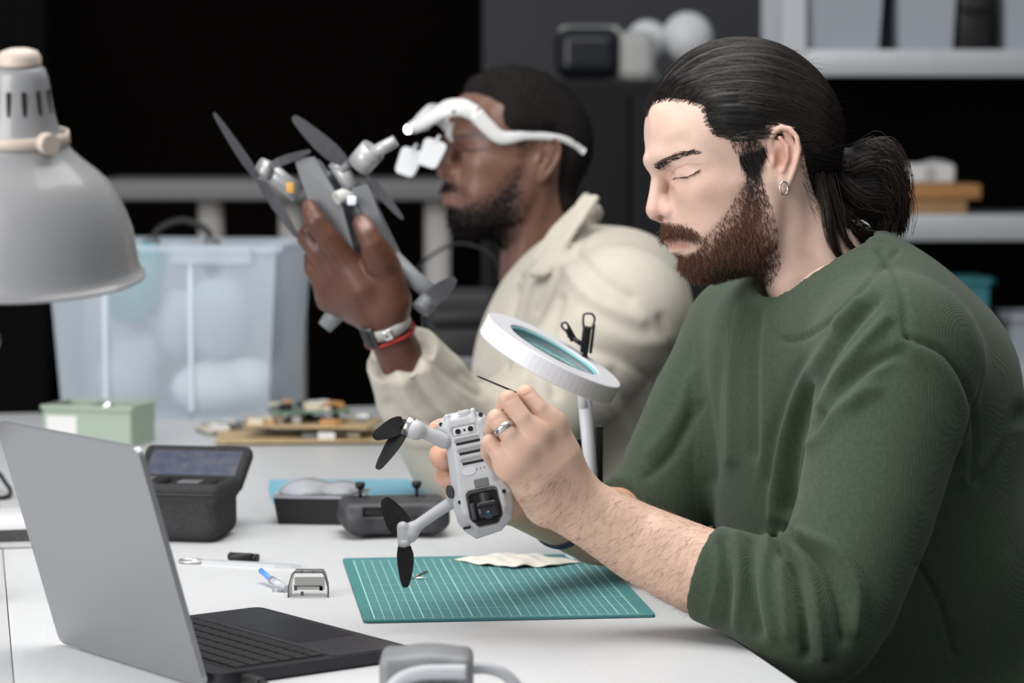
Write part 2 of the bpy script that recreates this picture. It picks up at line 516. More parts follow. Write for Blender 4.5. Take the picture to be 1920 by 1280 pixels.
vz.box((0.105, 0.01, 0.06), (0.045, 0.055, 0.06), rnd=0.03); vz.box((-0.005, 0.03, 0.115), (0.075, 0.03, 0.018), rnd=0.015, k=0.01)
V, F = vz.surface(); link('side_shell', new_mesh('side_shell', V, F), mat('pale_shell', (0.50, 0.50, 0.48), 0.5), hs_, True)
for u, r, y, lb in ((1212, 0.053, 6.80, 'smaller white globe beside the headset on the dark cabinet'), (1287, 0.062, 6.76, 'larger white globe on the dark cabinet, nearer the steel shelving')):
    gz = cz
    g_ = empty('globe', (Wx(u, y), y, cz)); tag(g_, lb, 'globe', 'white globes on the cabinet')
    MB().lathe([(0.001, 0), (0.03, 0), (0.032, 0.012), (0.02, 0.03), (0.016, 0.05)], n=20).build('foot', M_WMETAL, g_)
    n_ = 16; prof = [(max(0.001, r * math.sin(math.pi * i / n_)), 0.045 + r - r * math.cos(math.pi * i / n_)) for i in range(n_ + 1)]
    MB().lathe(prof, n=28).build('ball', mat('white_opal', (0.80, 0.81, 0.83), 0.4), g_)

# ---------------------------------------------------------------- steel shelving on the right
sh_ = empty('steel_shelving', (Wx(1800, 6.3), 6.55, 0)); tag(sh_, 'pale steel shelving rack against the dark wall', 'shelving')
sx0, sx1 = Wx(1484, 6.3), Wx(2300, 6.3); ox = Wx(1800, 6.3)
M_STEEL = mat('galvanised_steel', (0.52, 0.54, 0.56), 0.4, 0.2, noise=(20, (0.45, 0.47, 0.49), 0.5))
SHELF_Z = [W(1700, 100, 6.3)[2], W(1700, 408, 6.3)[2], W(1700, 690, 6.3)[2], 0.12]
for z_ in SHELF_Z:
    b_ = MB().box(((sx0 + sx1) / 2 - ox, 0, z_ - 0.008), (sx1 - sx0, 0.50, 0.016)).build('shelf_board', M_STEEL, sh_)
    MB().box(((sx0 + sx1) / 2 - ox, -0.252, z_ - 0.022), (sx1 - sx0, 0.008, 0.060), bevel=0.002).build('front_lip', M_STEEL, b_)
for x_ in (sx0, sx1):
    for y_ in (-0.24, 0.24):
        MB().box((x_ - ox, y_, 1.1), (0.055, 0.04, 2.2)).build('upright', mat('white_upright', (0.60, 0.62, 0.65), 0.45), sh_)
MB().box(((sx0 + sx1) / 2 - ox, 0.262, 0.9), (sx1 - sx0, 0.01, 1.75)).build('back_panel', mat('black_panel', (0.003, 0.003, 0.0032), 0.9, spec=0.05), sh_)
# boxes on the shelves
def tub(name, x, y, z, w, d, h, m_, label, cat='box', lip=True):
    t = empty(name, (x, y, z)); tag(t, label, cat)
    th = 0.004
    b_ = MB().box((0, 0, th / 2), (w * 0.9, d * 0.9, th))
    for sx, sy in ((1, 0), (-1, 0), (0, 1), (0, -1)):
        n = [(sx * w * 0.45 if sx else -w * 0.45, sy * d * 0.45 if sy else -d * 0.45), (sx * w * 0.45 if sx else w * 0.45, sy * d * 0.45 if sy else d * 0.45)]
        m = [(sx * w * 0.5 if sx else -w * 0.5, sy * d * 0.5 if sy else -d * 0.5), (sx * w * 0.5 if sx else w * 0.5, sy * d * 0.5 if sy else d * 0.5)]
        k = 1 - 2 * th / max(w, d)
        o_ = [(*n[0], 0), (*n[1], 0), (*m[1], h), (*m[0], h)]
        b_.mesh(o_ + [(p[0] * k, p[1] * k, p[2]) for p in o_], [(0, 1, 2, 3), (7, 6, 5, 4), (0, 4, 5, 1), (1, 5, 6, 2), (2, 6, 7, 3), (3, 7, 4, 0)], False)
    b_.build('body', m_, t)
    if lip:
        r_ = MB(); w2, d2 = w * 0.5 + 0.006, d * 0.5 + 0.006
        for a, b in (((-w2, -d2), (w2, -d2)), ((w2, -d2), (w2, d2)), ((w2, d2), (-w2, d2)), ((-w2, d2), (-w2, -d2))):
            r_.box(((a[0] + b[0]) / 2, (a[1] + b[1]) / 2, h), (abs(a[0] - b[0]) + 0.014, abs(a[1] - b[1]) + 0.014, 0.014), bevel=0.003)
        r_.build('rim', m_, t)
    return t
M_CLEAR = mat('clear_blue_plastic', (0.80, 0.88, 0.96), 0.28, trans=0.5, ior=1.2, alpha=0.42)
M_TEAL = mat('teal_plastic', (0.045, 0.22, 0.25), 0.5)
z0 = SHELF_Z[0]
for u, wv, lb in ((1575, 0.165, 'translucent box on the top shelf next to the rack upright'), (1722, 0.135, 'translucent box on the top shelf beside the black case')):
    tub('shelf_box', Wx(u, 6.4), 6.46, z0, wv, 0.3, 0.16, mat('milky_plastic', (0.42, 0.45, 0.50), 0.4), lb)
k_ = empty('equipment_case', (Wx(1812, 6.4), 6.46, z0)); tag(k_, 'black case on the top shelf between pale boxes', 'case')
MB().box((0, 0, 0.08), (0.075, 0.28, 0.16), bevel=0.008).build('body', mat('black_abs', (0.010, 0.010, 0.011), 0.5), k_)
MB().tube([(-0.03, -0.15, 0.10), (-0.03, -0.165, 0.10), (0.03, -0.165, 0.10), (0.03, -0.15, 0.10)], 0.006, 8).build('handle', MATS['black_abs'], k_)
tub('shelf_box', Wx(1910, 6.4), 6.46, z0, 0.11, 0.3, 0.15, MATS['milky_plastic'], 'pale box at the right end of the top shelf')
z1 = SHELF_Z[1]
def carton(x, y, z, w, d, h, label, col):
    t = empty('cardboard_box', (x, y, z)); tag(t, label, 'box')
    MB().box((0, 0, h / 2), (w, d, h), bevel=0.003).build('body', col, t)
    MB().box((0, -0.001, h + 0.0008), (w * 0.16, d + 0.002, 0.0016)).build('tape', mat('tan_tape', (0.42, 0.27, 0.13), 0.35), t)
    return t
M_CARD = mat('cardboard', (0.40, 0.24, 0.115), 0.8, noise=(30, (0.35, 0.20, 0.09), 0.5))
carton(Wx(1752, 6.3), 6.42, z1, 0.155, 0.2, 0.040, 'flat tan cardboard box lying on the middle shelf', M_CARD)
carton(Wx(1762, 6.3), 6.42, z1 + 0.0416, 0.19, 0.22, 0.034, 'orange-brown cardboard box on top of the flat tan box', mat('orange_cardboard', (0.45, 0.22, 0.085), 0.8))
wt = empty('paper_parcel', (Wx(1748, 6.3), 6.40, z1 + 0.0416 + 0.034 + 0.0016)); tag(wt, 'small white paper parcel on top of the cardboard boxes', 'parcel')
v_ = Vol((-0.09, -0.09, -0.003), (0.09, 0.09, 0.06), 0.004); v_.box((0, 0, 0.022), (0.058, 0.06, 0.022), rnd=0.008); v_.ell((0.02, 0, 0.035), (0.035, 0.05, 0.018), k=0.01)
V, F = v_.surface(); link('wrapping', new_mesh('wrapping', V, F), mat('white_paper', (0.72, 0.71, 0.70), 0.8), wt, True)
MB().box((0, -0.0615, 0.022), (0.025, 0.002, 0.03)).build('label_slip', mat('grey_paper', (0.45, 0.45, 0.45), 0.8), wt)
co = MB()
for k in range(5):
    r_ = 0.060 + 0.003 * (k % 2)
    co.tube([(r_ * math.cos(a), -0.02 + 0.008 * k, 0.066 + r_ * math.sin(a)) for a in np.linspace(0, 2 * math.pi, 30)[:-1]], 0.004, 6, closed=True)
tag(co.build('cable_coil', mat('olive_cable', (0.016, 0.015, 0.011), 0.6), None, (Wx(1668, 6.4), 6.60, z1)), 'dark coil of cable standing on the middle shelf behind the ponytail', 'cable')
z2 = SHELF_Z[2]
tub('storage_bin', Wx(1826, 6.25), 6.42, z2, 0.105, 0.16, W(1800, 530, 6.3)[2] - z2, M_TEAL, 'small teal plastic bin on the lower shelf beside the green sweater', 'bin')
tub('storage_bin', Wx(1950, 6.25), 6.42, z2, 0.10, 0.2, 0.11, MATS['milky_plastic'], 'pale bin at the right edge on the lower shelf', 'bin')
# ---------------------------------------------------------------- head sculpt (units: 1/1733 m; x to the back of the head, y to the far side, z up)
HU, HV = 1390, 300
class Head:
    def __init__(self, yaw, centre, unit, untilt=0.0):
        self.yaw, self.c, self.unit, self.untilt = yaw, np.asarray(centre, float), unit, untilt
    def world(self, P):
        P = np.asarray(P, float)
        x, y, z = P[..., 0], P[..., 1], P[..., 2]
        c, s = math.cos(self.untilt), math.sin(self.untilt)
        x, z = x * c - z * s, x * s + z * c
        c, s = math.cos(self.yaw), math.sin(self.yaw)
        x, y = x * c - y * s, x * s + y * c
        R = np.array([[1, 0, 0], [0, CP, -SP], [0, SP, CP]])      # rows: right, forward, up
        return self.c + self.unit * (x[..., None] * R[0] + y[..., None] * R[1] + z[..., None] * R[2])
YAW1 = math.radians(9)
def hp(u, v, yl=0.0):
    return np.array([((u - HU) + yl * math.sin(YAW1)) / math.cos(YAW1), yl, HV - v])
def rotY(a):
    """rotation in the profile plane, positive turns x towards z"""
    c, s = math.cos(a), math.sin(a)
    return np.array([[c, 0, -s], [0, 1, 0], [s, 0, c]])
def mirror(p): return np.array([p[0], -p[1], p[2]])

def sculpt_head(h=2.4, nose=1.0, lips=1.0, neck=True, ear=True):
    v = Vol((-215, -190, -360), (330, 190, 250), h)
    R17 = rotY(math.radians(-17))
    v.ell(hp(1388, 240), (170, 129, 150))                                     # cranium
    v.ell(hp(1460, 260), (105, 118, 115), k=40)                                # occiput
    v.ell(hp(1292, 252), (80, 92, 84), k=34)                                 # forehead
    for s in (-1, 1):
        def q(u, vv, yl): 
            p = hp(u, vv, -abs(yl)); return p if s < 0 else mirror(p)
        v.ell(q(1330, 340, 58), (72, 52, 84), k=26)                            # cheek mass
        v.chain([(q(1316, 362, 74), 28), (q(1372, 345, 92), 30), (q(1430, 330, 100), 26)], k=34)   # cheekbone
        v.ell(q(1384, 402, 66), (66, 40, 66), k=34)
        v.chain([(q(1316, 484, 16), 30), (q(1354, 476, 56), 32), (q(1420, 446, 88), 34), (q(1438, 356, 98), 28)], k=30)  # jaw
        v.ell(q(1345, 420, 62), (62, 40, 62), k=24)
        v.ell(q(1355, 250, 96), (70, 34, 70), k=30)                              # temple
    v.ell(hp(1318, 400), (74, 68, 90), R=R17, k=26)                            # muzzle
    v.ell(hp(1300, 440), (46, 50, 34), k=20)
    v.ell(hp(1312, 486), (30, 36, 30), k=22)                                    # chin
    v.chain([(hp(1350, 470), 52), (hp(1440, 440), 70)], k=30)                  # floor of the mouth
    for s in (-1, 1):                                                           # eye sockets
        def q(u, vv, yl):
            p = hp(u, vv, -abs(yl)); return p if s < 0 else mirror(p)
        v.ell(q(1250, 336, 62), (21, 28, 15), k=18, sub=True)
        v.ell(q(1226, 346, 38), (13, 14, 18), k=18, sub=True)
        v.chain([(q(1225, 302, 10), 15), (q(1243, 297, 40), 15), (q(1280, 294, 72), 14), (q(1312, 306, 90), 12)], k=22)   # brow ridge
        v.ell(q(1288, 331, 62), (27, 26, 21), k=6)                            # lidded eye
        v.chain([(q(1262, 320, 46), 5), (q(1272, 313, 64), 5.5), (q(1298, 313, 84), 5)], k=9)          # lid fold
        v.chain([(q(1258, 346, 44), 4), (q(1272, 352, 64), 4.5), (q(1300, 344, 84), 4)], k=12)
    v.chain([(hp(1232, 312), 15), (hp(1234, 334), 14), (hp(1231, 362), 15), (hp(1227, 393), 17.5)], k=14)    # nose
    v.chain([(hp(1230, 400), 15), (hp(1246, 414), 9)], k=8)
    for s in (-1, 1):
        def q(u, vv, yl):
            p = hp(u, vv, -abs(yl)); return p if s < 0 else mirror(p)
        v.chain([(q(1244, 380, 10 * nose), 12), (q(1253, 398, 22 * nose), 15), (q(1262, 405, 25 * nose), 12)], k=9)
        v.ell(q(1240, 413, 15 * nose), (9, 6.5, 6.5), k=3, sub=True)
        v.chain([(q(1252, 449, 2), 8.5 * lips), (q(1266, 448, 22), 8 * lips), (q(1296, 452, 44), 4)], k=6)       # upper lip
        v.chain([(q(1264, 468, 2), 10.5 * lips), (q(1276, 466, 22), 9 * lips), (q(1298, 456, 42), 4)], k=5)      # lower lip
    v.ell(hp(1268, 486), (10, 26, 7), k=10, sub=True)
    if ear:
        for s in (-1, 1):
            def q(u, vv, yl):
                p = hp(u, vv, -abs(yl)); return p if s < 0 else mirror(p)
            Rt = rotY(math.radians(10)) if True else None
            a = math.radians(22) * (1 if s < 0 else -1)
            Rz = np.array([[math.cos(a), math.sin(a), 0], [-math.sin(a), math.cos(a), 0], [0, 0, 1]])
            v.ell(q(1457, 297, 128), (27, 8, 50), R=Rz @ Rt, k=8)
            v.ell(q(1460, 348, 128), (12, 8, 18), k=6)
            rim = [(1441, 296, 122), (1433, 276, 126), (1438, 258, 131), (1452, 249, 136), (1468, 252, 141), (1480, 268, 145),
                   (1484, 290, 145), (1480, 312, 142), (1474, 332, 138), (1466, 352, 132)]
            v.chain([(q(*p), 5.4) for p in rim], k=3)
            v.ell(q(1452, 304, 147), (15, 21, 25), R=rotY(math.radians(6)), k=4, sub=True)
            v.ell(q(1455, 268, 146), (10, 11, 9), k=4, sub=True)
            v.chain([(q(1470, 268, 146), 6), (q(1474, 292, 148), 6), (q(1466, 318, 143), 6)], k=5, sub=True)
            v.chain([(q(1450, 268, 137), 4), (q(1463, 285, 140), 4.5), (q(1464, 306, 139), 4.5), (q(1456, 328, 134), 5)], k=4)
            v.ell(q(1437, 312, 128), (6, 7, 11), k=5)
    if neck:
        v.chain([(hp(1462, 345), 84), (hp(1540, 520), 99), (hp(1602, 660), 111)], k=34)
        for s in (-1, 1):
            def q(u, vv, yl):
                p = hp(u, vv, -abs(yl)); return p if s < 0 else mirror(p)
            v.chain([(q(1470, 370, 84), 24), (q(1480, 470, 70), 22), (q(1486, 600, 26), 20)], k=30)      # neck muscle
    V, Fq = v.surface()
    return smooth_verts(V, Fq, 1, 0.4), Fq
# ---------------------------------------------------------------- hair and beard tools (head units)
def near_uv(P):
    """profile position with both sides folded onto the near side"""
    return HU + P[:, 0] * math.cos(YAW1) + np.abs(P[:, 1]) * math.sin(YAW1), HV - P[:, 2]
def ell_f(P, c, r):
    q = (P - c) / r; k0 = np.linalg.norm(q, axis=1); k1 = np.linalg.norm(q / r, axis=1) + 1e-9
    return k0 * (k0 - 1) / k1
def smin(a, b, k):
    h = np.clip(0.5 + 0.5 * (b - a) / k, 0, 1); return b * (1 - h) + a * h - k * h * (1 - h)
def hair_f(P, grow=0.0):
    return smin(ell_f(P, hp(1391, 236), np.array([180, 139, 166]) + grow), ell_f(P, hp(1466, 262), np.array([112, 126, 122]) + grow), 40)
def grad_f(f, P, e=1.0):
    g = np.stack([f(P + d) - f(P - d) for d in np.eye(3) * e], 1) / (2 * e)
    return g / (np.linalg.norm(g, axis=1, keepdims=True) + 1e-9)
def sstep(x): x = np.clip(x, 0, 1); return x * x * (3 - 2 * x)
HAIRLINE = [(1204, 222), (1210, 203), (1222, 194), (1245, 190), (1280, 196), (1312, 210), (1317, 238), (1330, 258), (1356, 268), (1400, 264), (1424, 258),
            (1440, 243), (1456, 237), (1476, 244), (1490, 268), (1497, 300), (1506, 332), (1520, 368), (1540, 405), (1580, 430)]
HAIR_POLY = HAIRLINE + [(1760, 430), (1760, -50), (1100, -50), (1100, 222)]
BEARD_POLY = [(1226, 424), (1240, 417), (1266, 421), (1292, 430), (1310, 446), (1330, 425), (1350, 402), (1372, 368), (1386, 338), (1370, 300), (1352, 266),
              (1400, 262), (1420, 275), (1412, 320), (1424, 360), (1440, 400), (1452, 450), (1458, 500), (1446, 532), (1420, 548), (1340, 570), (1262, 570),
              (1254, 486), (1262, 478), (1280, 478), (1298, 472), (1308, 460), (1296, 451), (1262, 445), (1240, 450), (1226, 448)]
BEARD_EDGE = BEARD_POLY[3:20]
def comb(P, N, flow, length, m, lift=0.5, curl=0.25, droop=0.0):
    """short hairs growing from P; returns (n, m, 3)"""
    flow = flow - N * (flow * N).sum(1, keepdims=True); flow = flow / (np.linalg.norm(flow, axis=1, keepdims=True) + 1e-9)
    n = len(P); d = flow + lift * N + rng.normal(0, curl, (n, 3)); d /= np.linalg.norm(d, axis=1, keepdims=True)
    bend = rng.normal(0, curl * 0.6, (n, 3)); bend[:, 2] -= droop
    L = np.asarray(length).reshape(-1, 1) * np.ones((n, 1))
    t = np.linspace(0, 1, m)
    return np.stack([P + L * (d * s + bend * s * s * 0.5) for s in t], 1)
def lock(ctrl, n, spread, m=18, taper=(0.4, 1.0, 0.6), jit=0.0, trim=0.25):
    """n strands following a control path of (u, v, y)"""
    C = np.array([hp(*c) for c in ctrl]); base = np.array(spline(C, 8)); tt = np.linspace(0, 1, len(base))
    prof = np.interp(tt, [0, 0.5, 1], taper)
    out = []
    for _ in range(n):
        o = rng.normal(0, spread, 3); w = rng.normal(0, jit or spread * 0.35, (4, 3))
        wob = np.stack([np.interp(tt, [0, 0.33, 0.66, 1], w[:, k]) for k in range(3)], 1)
        p = base + prof[:, None] * o + wob * prof[:, None]
        e = 1 - trim * rng.random()
        out.append(np.stack([np.interp(np.linspace(0, e, m), tt, p[:, k]) for k in range(3)], 1))
    return np.array(out)
# ---------------------------------------------------------------- man in the green sweater: head, hair, beard
man = empty('person', tuple(np.append(W(1640, 900, 3.0)[:2], 0.0)))
tag(man, 'bearded man with dark tied-back hair in a green sweater bending over a small drone', 'person')
HEAD1 = Head(YAW1, W(HU, HV, 3.0), 3.0 / FPX)
U1 = HEAD1.unit
hV, hF = sculpt_head(2.2)
hN = vnormals(hV, hF)
hu, hv = near_uv(hV)
def skin_cols(V, base):
    return np.tile(np.array(base), (len(V), 1)) * (1 + 0.05 * np.sin(V[:, :1] * 0.11 + 2 * np.sin(V[:, 2:] * 0.07)))
def blend(cols, w, c): return cols * (1 - w[:, None]) + w[:, None] * np.array(c)
SKIN1 = (0.66, 0.465, 0.385)
hc = skin_cols(hV, SKIN1)
g = lambda u, v, r: np.exp(-((hu - u) ** 2 + (hv - v) ** 2) / r ** 2)
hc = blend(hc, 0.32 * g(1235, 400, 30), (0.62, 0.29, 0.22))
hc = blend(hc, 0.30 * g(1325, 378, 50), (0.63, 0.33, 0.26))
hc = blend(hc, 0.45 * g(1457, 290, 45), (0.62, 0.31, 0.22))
hc = blend(hc, 0.25 * g(1275, 340, 26), (0.42, 0.20, 0.17))  # purplish eyelid shadow put into the skin colour
hc = blend(hc, 0.6 * g(1451, 306, 17) * (np.abs(hV[:, 1]) > 90), (0.40, 0.15, 0.09))  # ear hollow shaded in the skin colour to add depth
hc = blend(hc, 0.45 * g(1456, 268, 10) * (np.abs(hV[:, 1]) > 90), (0.45, 0.19, 0.12))  # upper ear hollow shaded by colour as well
hc = blend(hc, 0.85 * g(1238, 413, 6) * (hV[:, 0] < -110), (0.16, 0.05, 0.04))  # nostril shade painted as a dark red spot
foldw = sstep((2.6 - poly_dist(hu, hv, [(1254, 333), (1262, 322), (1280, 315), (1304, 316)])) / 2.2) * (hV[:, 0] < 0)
hc = blend(hc, 0.45 * foldw, (0.33, 0.15, 0.12))  # shade of the lid crease painted as a thin darker line
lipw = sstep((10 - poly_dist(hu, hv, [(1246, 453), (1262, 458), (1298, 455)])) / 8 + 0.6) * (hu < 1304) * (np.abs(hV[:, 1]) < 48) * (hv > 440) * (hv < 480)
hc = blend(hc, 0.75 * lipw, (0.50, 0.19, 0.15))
BROW = [(1221, 310), (1238, 302), (1268, 291), (1288, 290), (1304, 293), (1302, 297), (1278, 300), (1246, 311), (1226, 319)]
hc = blend(hc, 0.35 * in_poly(hu, hv, BROW) * (hV[:, 0] < 0), (0.05, 0.03, 0.025))
inb = in_poly(hu, hv, BEARD_POLY) & (hV[:, 0] > -400)
bd = poly_dist(hu, hv, BEARD_EDGE)
nz = 0.5 + 0.5 * np.sin(hV[:, 0] * 0.9 + 3 * np.sin(hV[:, 2] * 0.31)) * np.sin(hV[:, 2] * 0.7 + hV[:, 1] * 0.4)
bw = inb * (0.25 + 0.75 * sstep(bd / 60)) * (0.75 + 0.25 * nz)
hc = blend(hc, 0.85 * bw, (0.10, 0.038, 0.020))
hairline_d = poly_dist(hu, hv, HAIRLINE)
inh = in_poly(hu, hv, HAIR_POLY)
hc = blend(hc, inh * 0.9, (0.02, 0.013, 0.010))
# hair cap grows out of the scalp
fm = inh[hF].all(1) & ~((np.abs(hV[hF[:, 0], 1]) > 128) & (hu[hF[:, 0]] > 1425) & (hu[hF[:, 0]] < 1492) & (hv[hF[:, 0]] > 238))
capI = np.unique(hF[fm]); remap = np.full(len(hV), -1); remap[capI] = np.arange(len(capI))
P = hV[capI]; Nn = hN[capI]
tap = sstep(hairline_d[capI] / 46)
streak = np.sin(np.arctan2(P[:, 1], P[:, 2] - 10) * 95 + 0.02 * P[:, 0]) * 0.5 + np.sin(np.arctan2(P[:, 1], P[:, 2] - 10) * 41 + 1.3) * 0.9
capV = P + Nn * (0.5 + np.clip(-hair_f(P), 5, 26) * tap + 0.9 * streak * tap)[:, None]
M_HAIR = mat('dark_hair', (0.006, 0.0048, 0.0042), 0.45, spec=0.35, bump=(900, 0.25))
M_STRAND = mat('dark_hair_strand', (0.012, 0.009, 0.0075), 0.32, spec=0.42, attr='tint')
# strands swept back over the scalp to the tie
TIE = hp(1570, 292, 0)
Ps, _ = sample_faces(capV, remap[hF[fm]], np.ones(fm.sum(), bool), 5200)
steps, paths = 15, []
p = Ps.copy(); su, sv = near_uv(p)
stepL = rng.uniform(5, 15, len(p))[:, None]
for i in range(steps):
    uu, vv = near_uv(p)
    lvl = -9.5 * (1 - sstep(poly_dist(uu, vv, HAIRLINE) / 46)) + rng.normal(0, 0.25, len(p)) + 0.8
    nn = grad_f(hair_f, p)
    p = p + nn * (lvl - hair_f(p))[:, None]
    paths.append(p.copy())
    d = TIE + np.array([-6, 0, 0]) - p
    side = np.abs(p[:, 1:2]) / 130
    d = d / (np.linalg.norm(d, axis=1, keepdims=True) + 1e-9) + np.array([0.25, 0, 0.18]) * sstep((330 - 0) / 330) * (1 - sstep((p[:, 0:1] + 60) / 180))
    d -= nn * (d * nn).sum(1, keepdims=True); d /= np.linalg.norm(d, axis=1, keepdims=True) + 1e-9
    dist = np.linalg.norm(TIE - p, axis=1, keepdims=True)
    p = p + d * np.minimum(stepL, dist * 0.25)
sw = np.stack(paths, 1)
# loose short hairs along the hairline and flyaways
fl, fn = sample_faces(capV, remap[hF[fm]], np.ones(fm.sum(), bool), 170)
fly = comb(fl, grad_f(hair_f, fl), np.tile([0.9, 0, 0.1], (len(fl), 1)), rng.uniform(18, 46, len(fl)), 15, lift=0.35, curl=0.22)
sb = in_poly(hu, hv, [(1352, 262), (1430, 262), (1418, 330), (1394, 332), (1372, 300)])
sbP, sbN = sample_faces(hV, hF, sb[hF].all(1) & (np.abs(hV[hF[:, 0], 1]) < 128), 300)
side = comb(sbP, sbN, np.tile([0.15, 0, -1.0], (len(sbP), 1)), rng.uniform(14, 34, len(sbP)), 15, lift=0.10, curl=0.16)
edge = (hairline_d < 9) & (hv < 300) & (hu < 1500) & ~((np.abs(hV[:, 1]) > 126) & (hu > 1424))
edP, edN = sample_faces(hV, hF, edge[hF].all(1), 1500)
edD = TIE - edP + np.array([0, 0, 60.0]); edD /= np.linalg.norm(edD, axis=1, keepdims=True)
eu_, ev_ = near_uv(edP)
edD += np.stack([np.zeros(len(edP)), np.zeros(len(edP)), 0.35 * sstep((1330 - eu_) / 60)], 1)
edges = comb(edP + edN * 0.5, edN, edD, rng.uniform(12, 36, len(edP)), 15, lift=0.20, curl=0.10)
tmp = in_poly(hu, hv, [(1318, 236), (1332, 256), (1352, 264), (1400, 262), (1426, 262), (1424, 290), (1404, 330), (1384, 322), (1366, 288), (1344, 276), (1326, 262)])
tpP, tpN = sample_faces(hV, hF, tmp[hF].all(1) & (np.abs(hV[hF[:, 0], 1]) < 127), 1000)
tu_, tv_ = near_uv(tpP)
tpd = np.where((tv_ < 276)[:, None], np.array([1.0, 0, -0.15]), np.array([0.25, 0, -1.0]))
edges = np.concatenate([edges, comb(tpP, tpN, tpd, rng.uniform(12, 28, len(tpP)), 15, lift=0.16, curl=0.14)])
nape = in_poly(hu, hv, [(1488, 272), (1510, 330), (1530, 390), (1512, 400), (1494, 340), (1484, 300)])
npP, npN = sample_faces(hV, hF, nape[hF].all(1), 260)
napes = comb(npP, npN, np.tile([0.5, 0, -0.5], (len(npP), 1)), rng.uniform(12, 30, len(npP)), 15, lift=0.1, curl=0.25)
# tied tail: rolled loops and hanging ends
tail = [lock([(1556, 286, 0), (1600, 292, 0), (1648, 272, -6), (1676, 296, -14), (1692, 352, -16), (1684, 412, -8), (1650, 428, 6)], 420, 10, trim=0.15),
        lock([(1556, 292, -6), (1600, 322, -26), (1652, 320, -34), (1684, 366, -30), (1688, 420, -20), (1690, 440, -10)], 380, 11),
        lock([(1558, 296, -10), (1584, 345, -34), (1616, 375, -48), (1656, 380, -40), (1668, 418, -30), (1640, 440, -20)], 330, 11),
        lock([(1558, 294, -8), (1592, 316, -36), (1626, 300, -44), (1662, 318, -40), (1668, 364, -34), (1636, 398, -40), (1602, 396, -44)], 300, 8),
        lock([(1556, 296, 6), (1600, 330, 20), (1650, 340, 26), (1676, 390, 22), (1660, 440, 16)], 300, 12),
        lock([(1550, 330, -30), (1560, 380, -44), (1592, 420, -46), (1626, 440, -36), (1660, 436, -26)], 240, 9),
        lock([(1526, 330, -84), (1540, 385, -94), (1546, 435, -98), (1560, 478, -98), (1592, 503, -90)], 130, 5, taper=(1, 0.8, 0.25), trim=0.2),
        lock([(1545, 330, -70), (1562, 395, -84), (1572, 432, -88), (1588, 464, -88), (1616, 478, -80)], 100, 5, taper=(1, 0.7, 0.25), trim=0.2),
        lock([(1535, 345, -80), (1550, 415, -92), (1556, 450, -94), (1566, 484, -96), (1582, 498, -94)], 90, 5, taper=(1, 0.7, 0.4), trim=0.3),
        lock([(1620, 290, -10), (1650, 270, -8), (1668, 278, -4), (1690, 268, -4)], 26, 7, taper=(0.6, 1, 1.6), trim=0.5)]
tl = np.concatenate(tail)
tl = np.stack([np.stack([np.interp(np.linspace(0, 1, 15), np.linspace(0, 1, tl.shape[1]), s[:, k]) for k in range(3)], 1) for s in tl])
allh = np.concatenate([sw, fly, side, napes, edges, tl])
rad = np.concatenate([np.full(len(sw), 0.62), np.full(len(fly), 0.26), np.full(len(side), 0.42), np.full(len(napes), 0.3), np.full(len(edges), 0.42), np.full(len(tl), 0.75)])
sV, sF = strands(allh, rad, rad * 0.45)
brown = rng.random(len(allh))
tint = np.array([0.006, 0.0045, 0.004]) + (brown ** 3)[:, None] * np.array([0.020, 0.012, 0.008])
tint[-len(tl):] += np.array([0.006, 0.003, 0.002])
core = Vol((100, -90, -160), (320, 80, 60), 3.2)
for c, r in (((1585, 300, -4), (34, 26, 26)), ((1632, 330, -8), (48, 34, 46)), ((1648, 375, -10), (36, 34, 44)), ((1610, 375, -14), (34, 30, 36)), ((1660, 412, -8), (24, 24, 24))):
    core.ell(hp(*c), r, k=14)
cV, cF = core.surface()
hairV = np.concatenate([capV, cV]); hairF = np.concatenate([remap[hF[fm]], cF + len(capV)])
hair = wobj('hair', HEAD1.world(hairV), hairF, M_HAIR, man)
hs = wobj('hair_strands', HEAD1.world(sV), sF, M_STRAND, man)
hs.parent = hair; paint(hs, np.repeat(tint, 45, 0))
hs['kind'] = 'stuff'
# hair tie
tie = MB().tube([hp(1566 + 4 * math.cos(a), 292 - 21 * math.sin(a), 20 * math.cos(a)) for a in np.linspace(0, 2 * math.pi, 20)[:-1]], 5.5, 8, closed=True)
wobj('hair_tie', HEAD1.world(np.array(tie.v)), tie.f, mat('black_elastic', (0.01, 0.01, 0.011), 0.7), man)
# beard
fmask = inb[hF].all(1)
area_near = hV[hF[:, 0], 1] < 25
bP, bN = sample_faces(hV, hF, fmask & area_near, 13000)
bu, bv = near_uv(bP); ed = poly_dist(bu, bv, BEARD_EDGE)
keep = rng.random(len(bP)) < (0.34 + 0.66 * sstep(ed / 50)) + (bu < 1300) * 0.5 + ((bv < 390) & (bu > 1388)) * 0.6
bP, bN, bu, bv, ed = bP[keep], bN[keep], bu[keep], bv[keep], ed[keep]
mous = ((bv < 452) & (bu < 1312))
front = sstep((1330 - bu) / 60)
flow = np.stack([0.10 - 0.16 * front + 0.0 * bu, np.sign(bP[:, 1]) * 0.1, -np.ones(len(bP))], 1)
flow[mous] = np.stack([0.55 * np.ones(mous.sum()), 0.35 * np.sign(bP[mous, 1]), -0.75 * np.ones(mous.sum())], 1)
ln = (7 + 11 * sstep(ed / 60)) * rng.uniform(0.6, 1.25, len(bP)); ln[mous] = rng.uniform(11, 21, mous.sum())
ln[(bv > 490)] *= 0.85; ln[(bv > 490) & (bu > 1310) & (bu < 1420)] *= 0.75
bpaths = comb(bP - bN * 0.6, bN, flow, ln, 5, lift=0.42, curl=0.26, droop=0.15)
brV, brF = strands(bpaths, 0.50, 0.2)
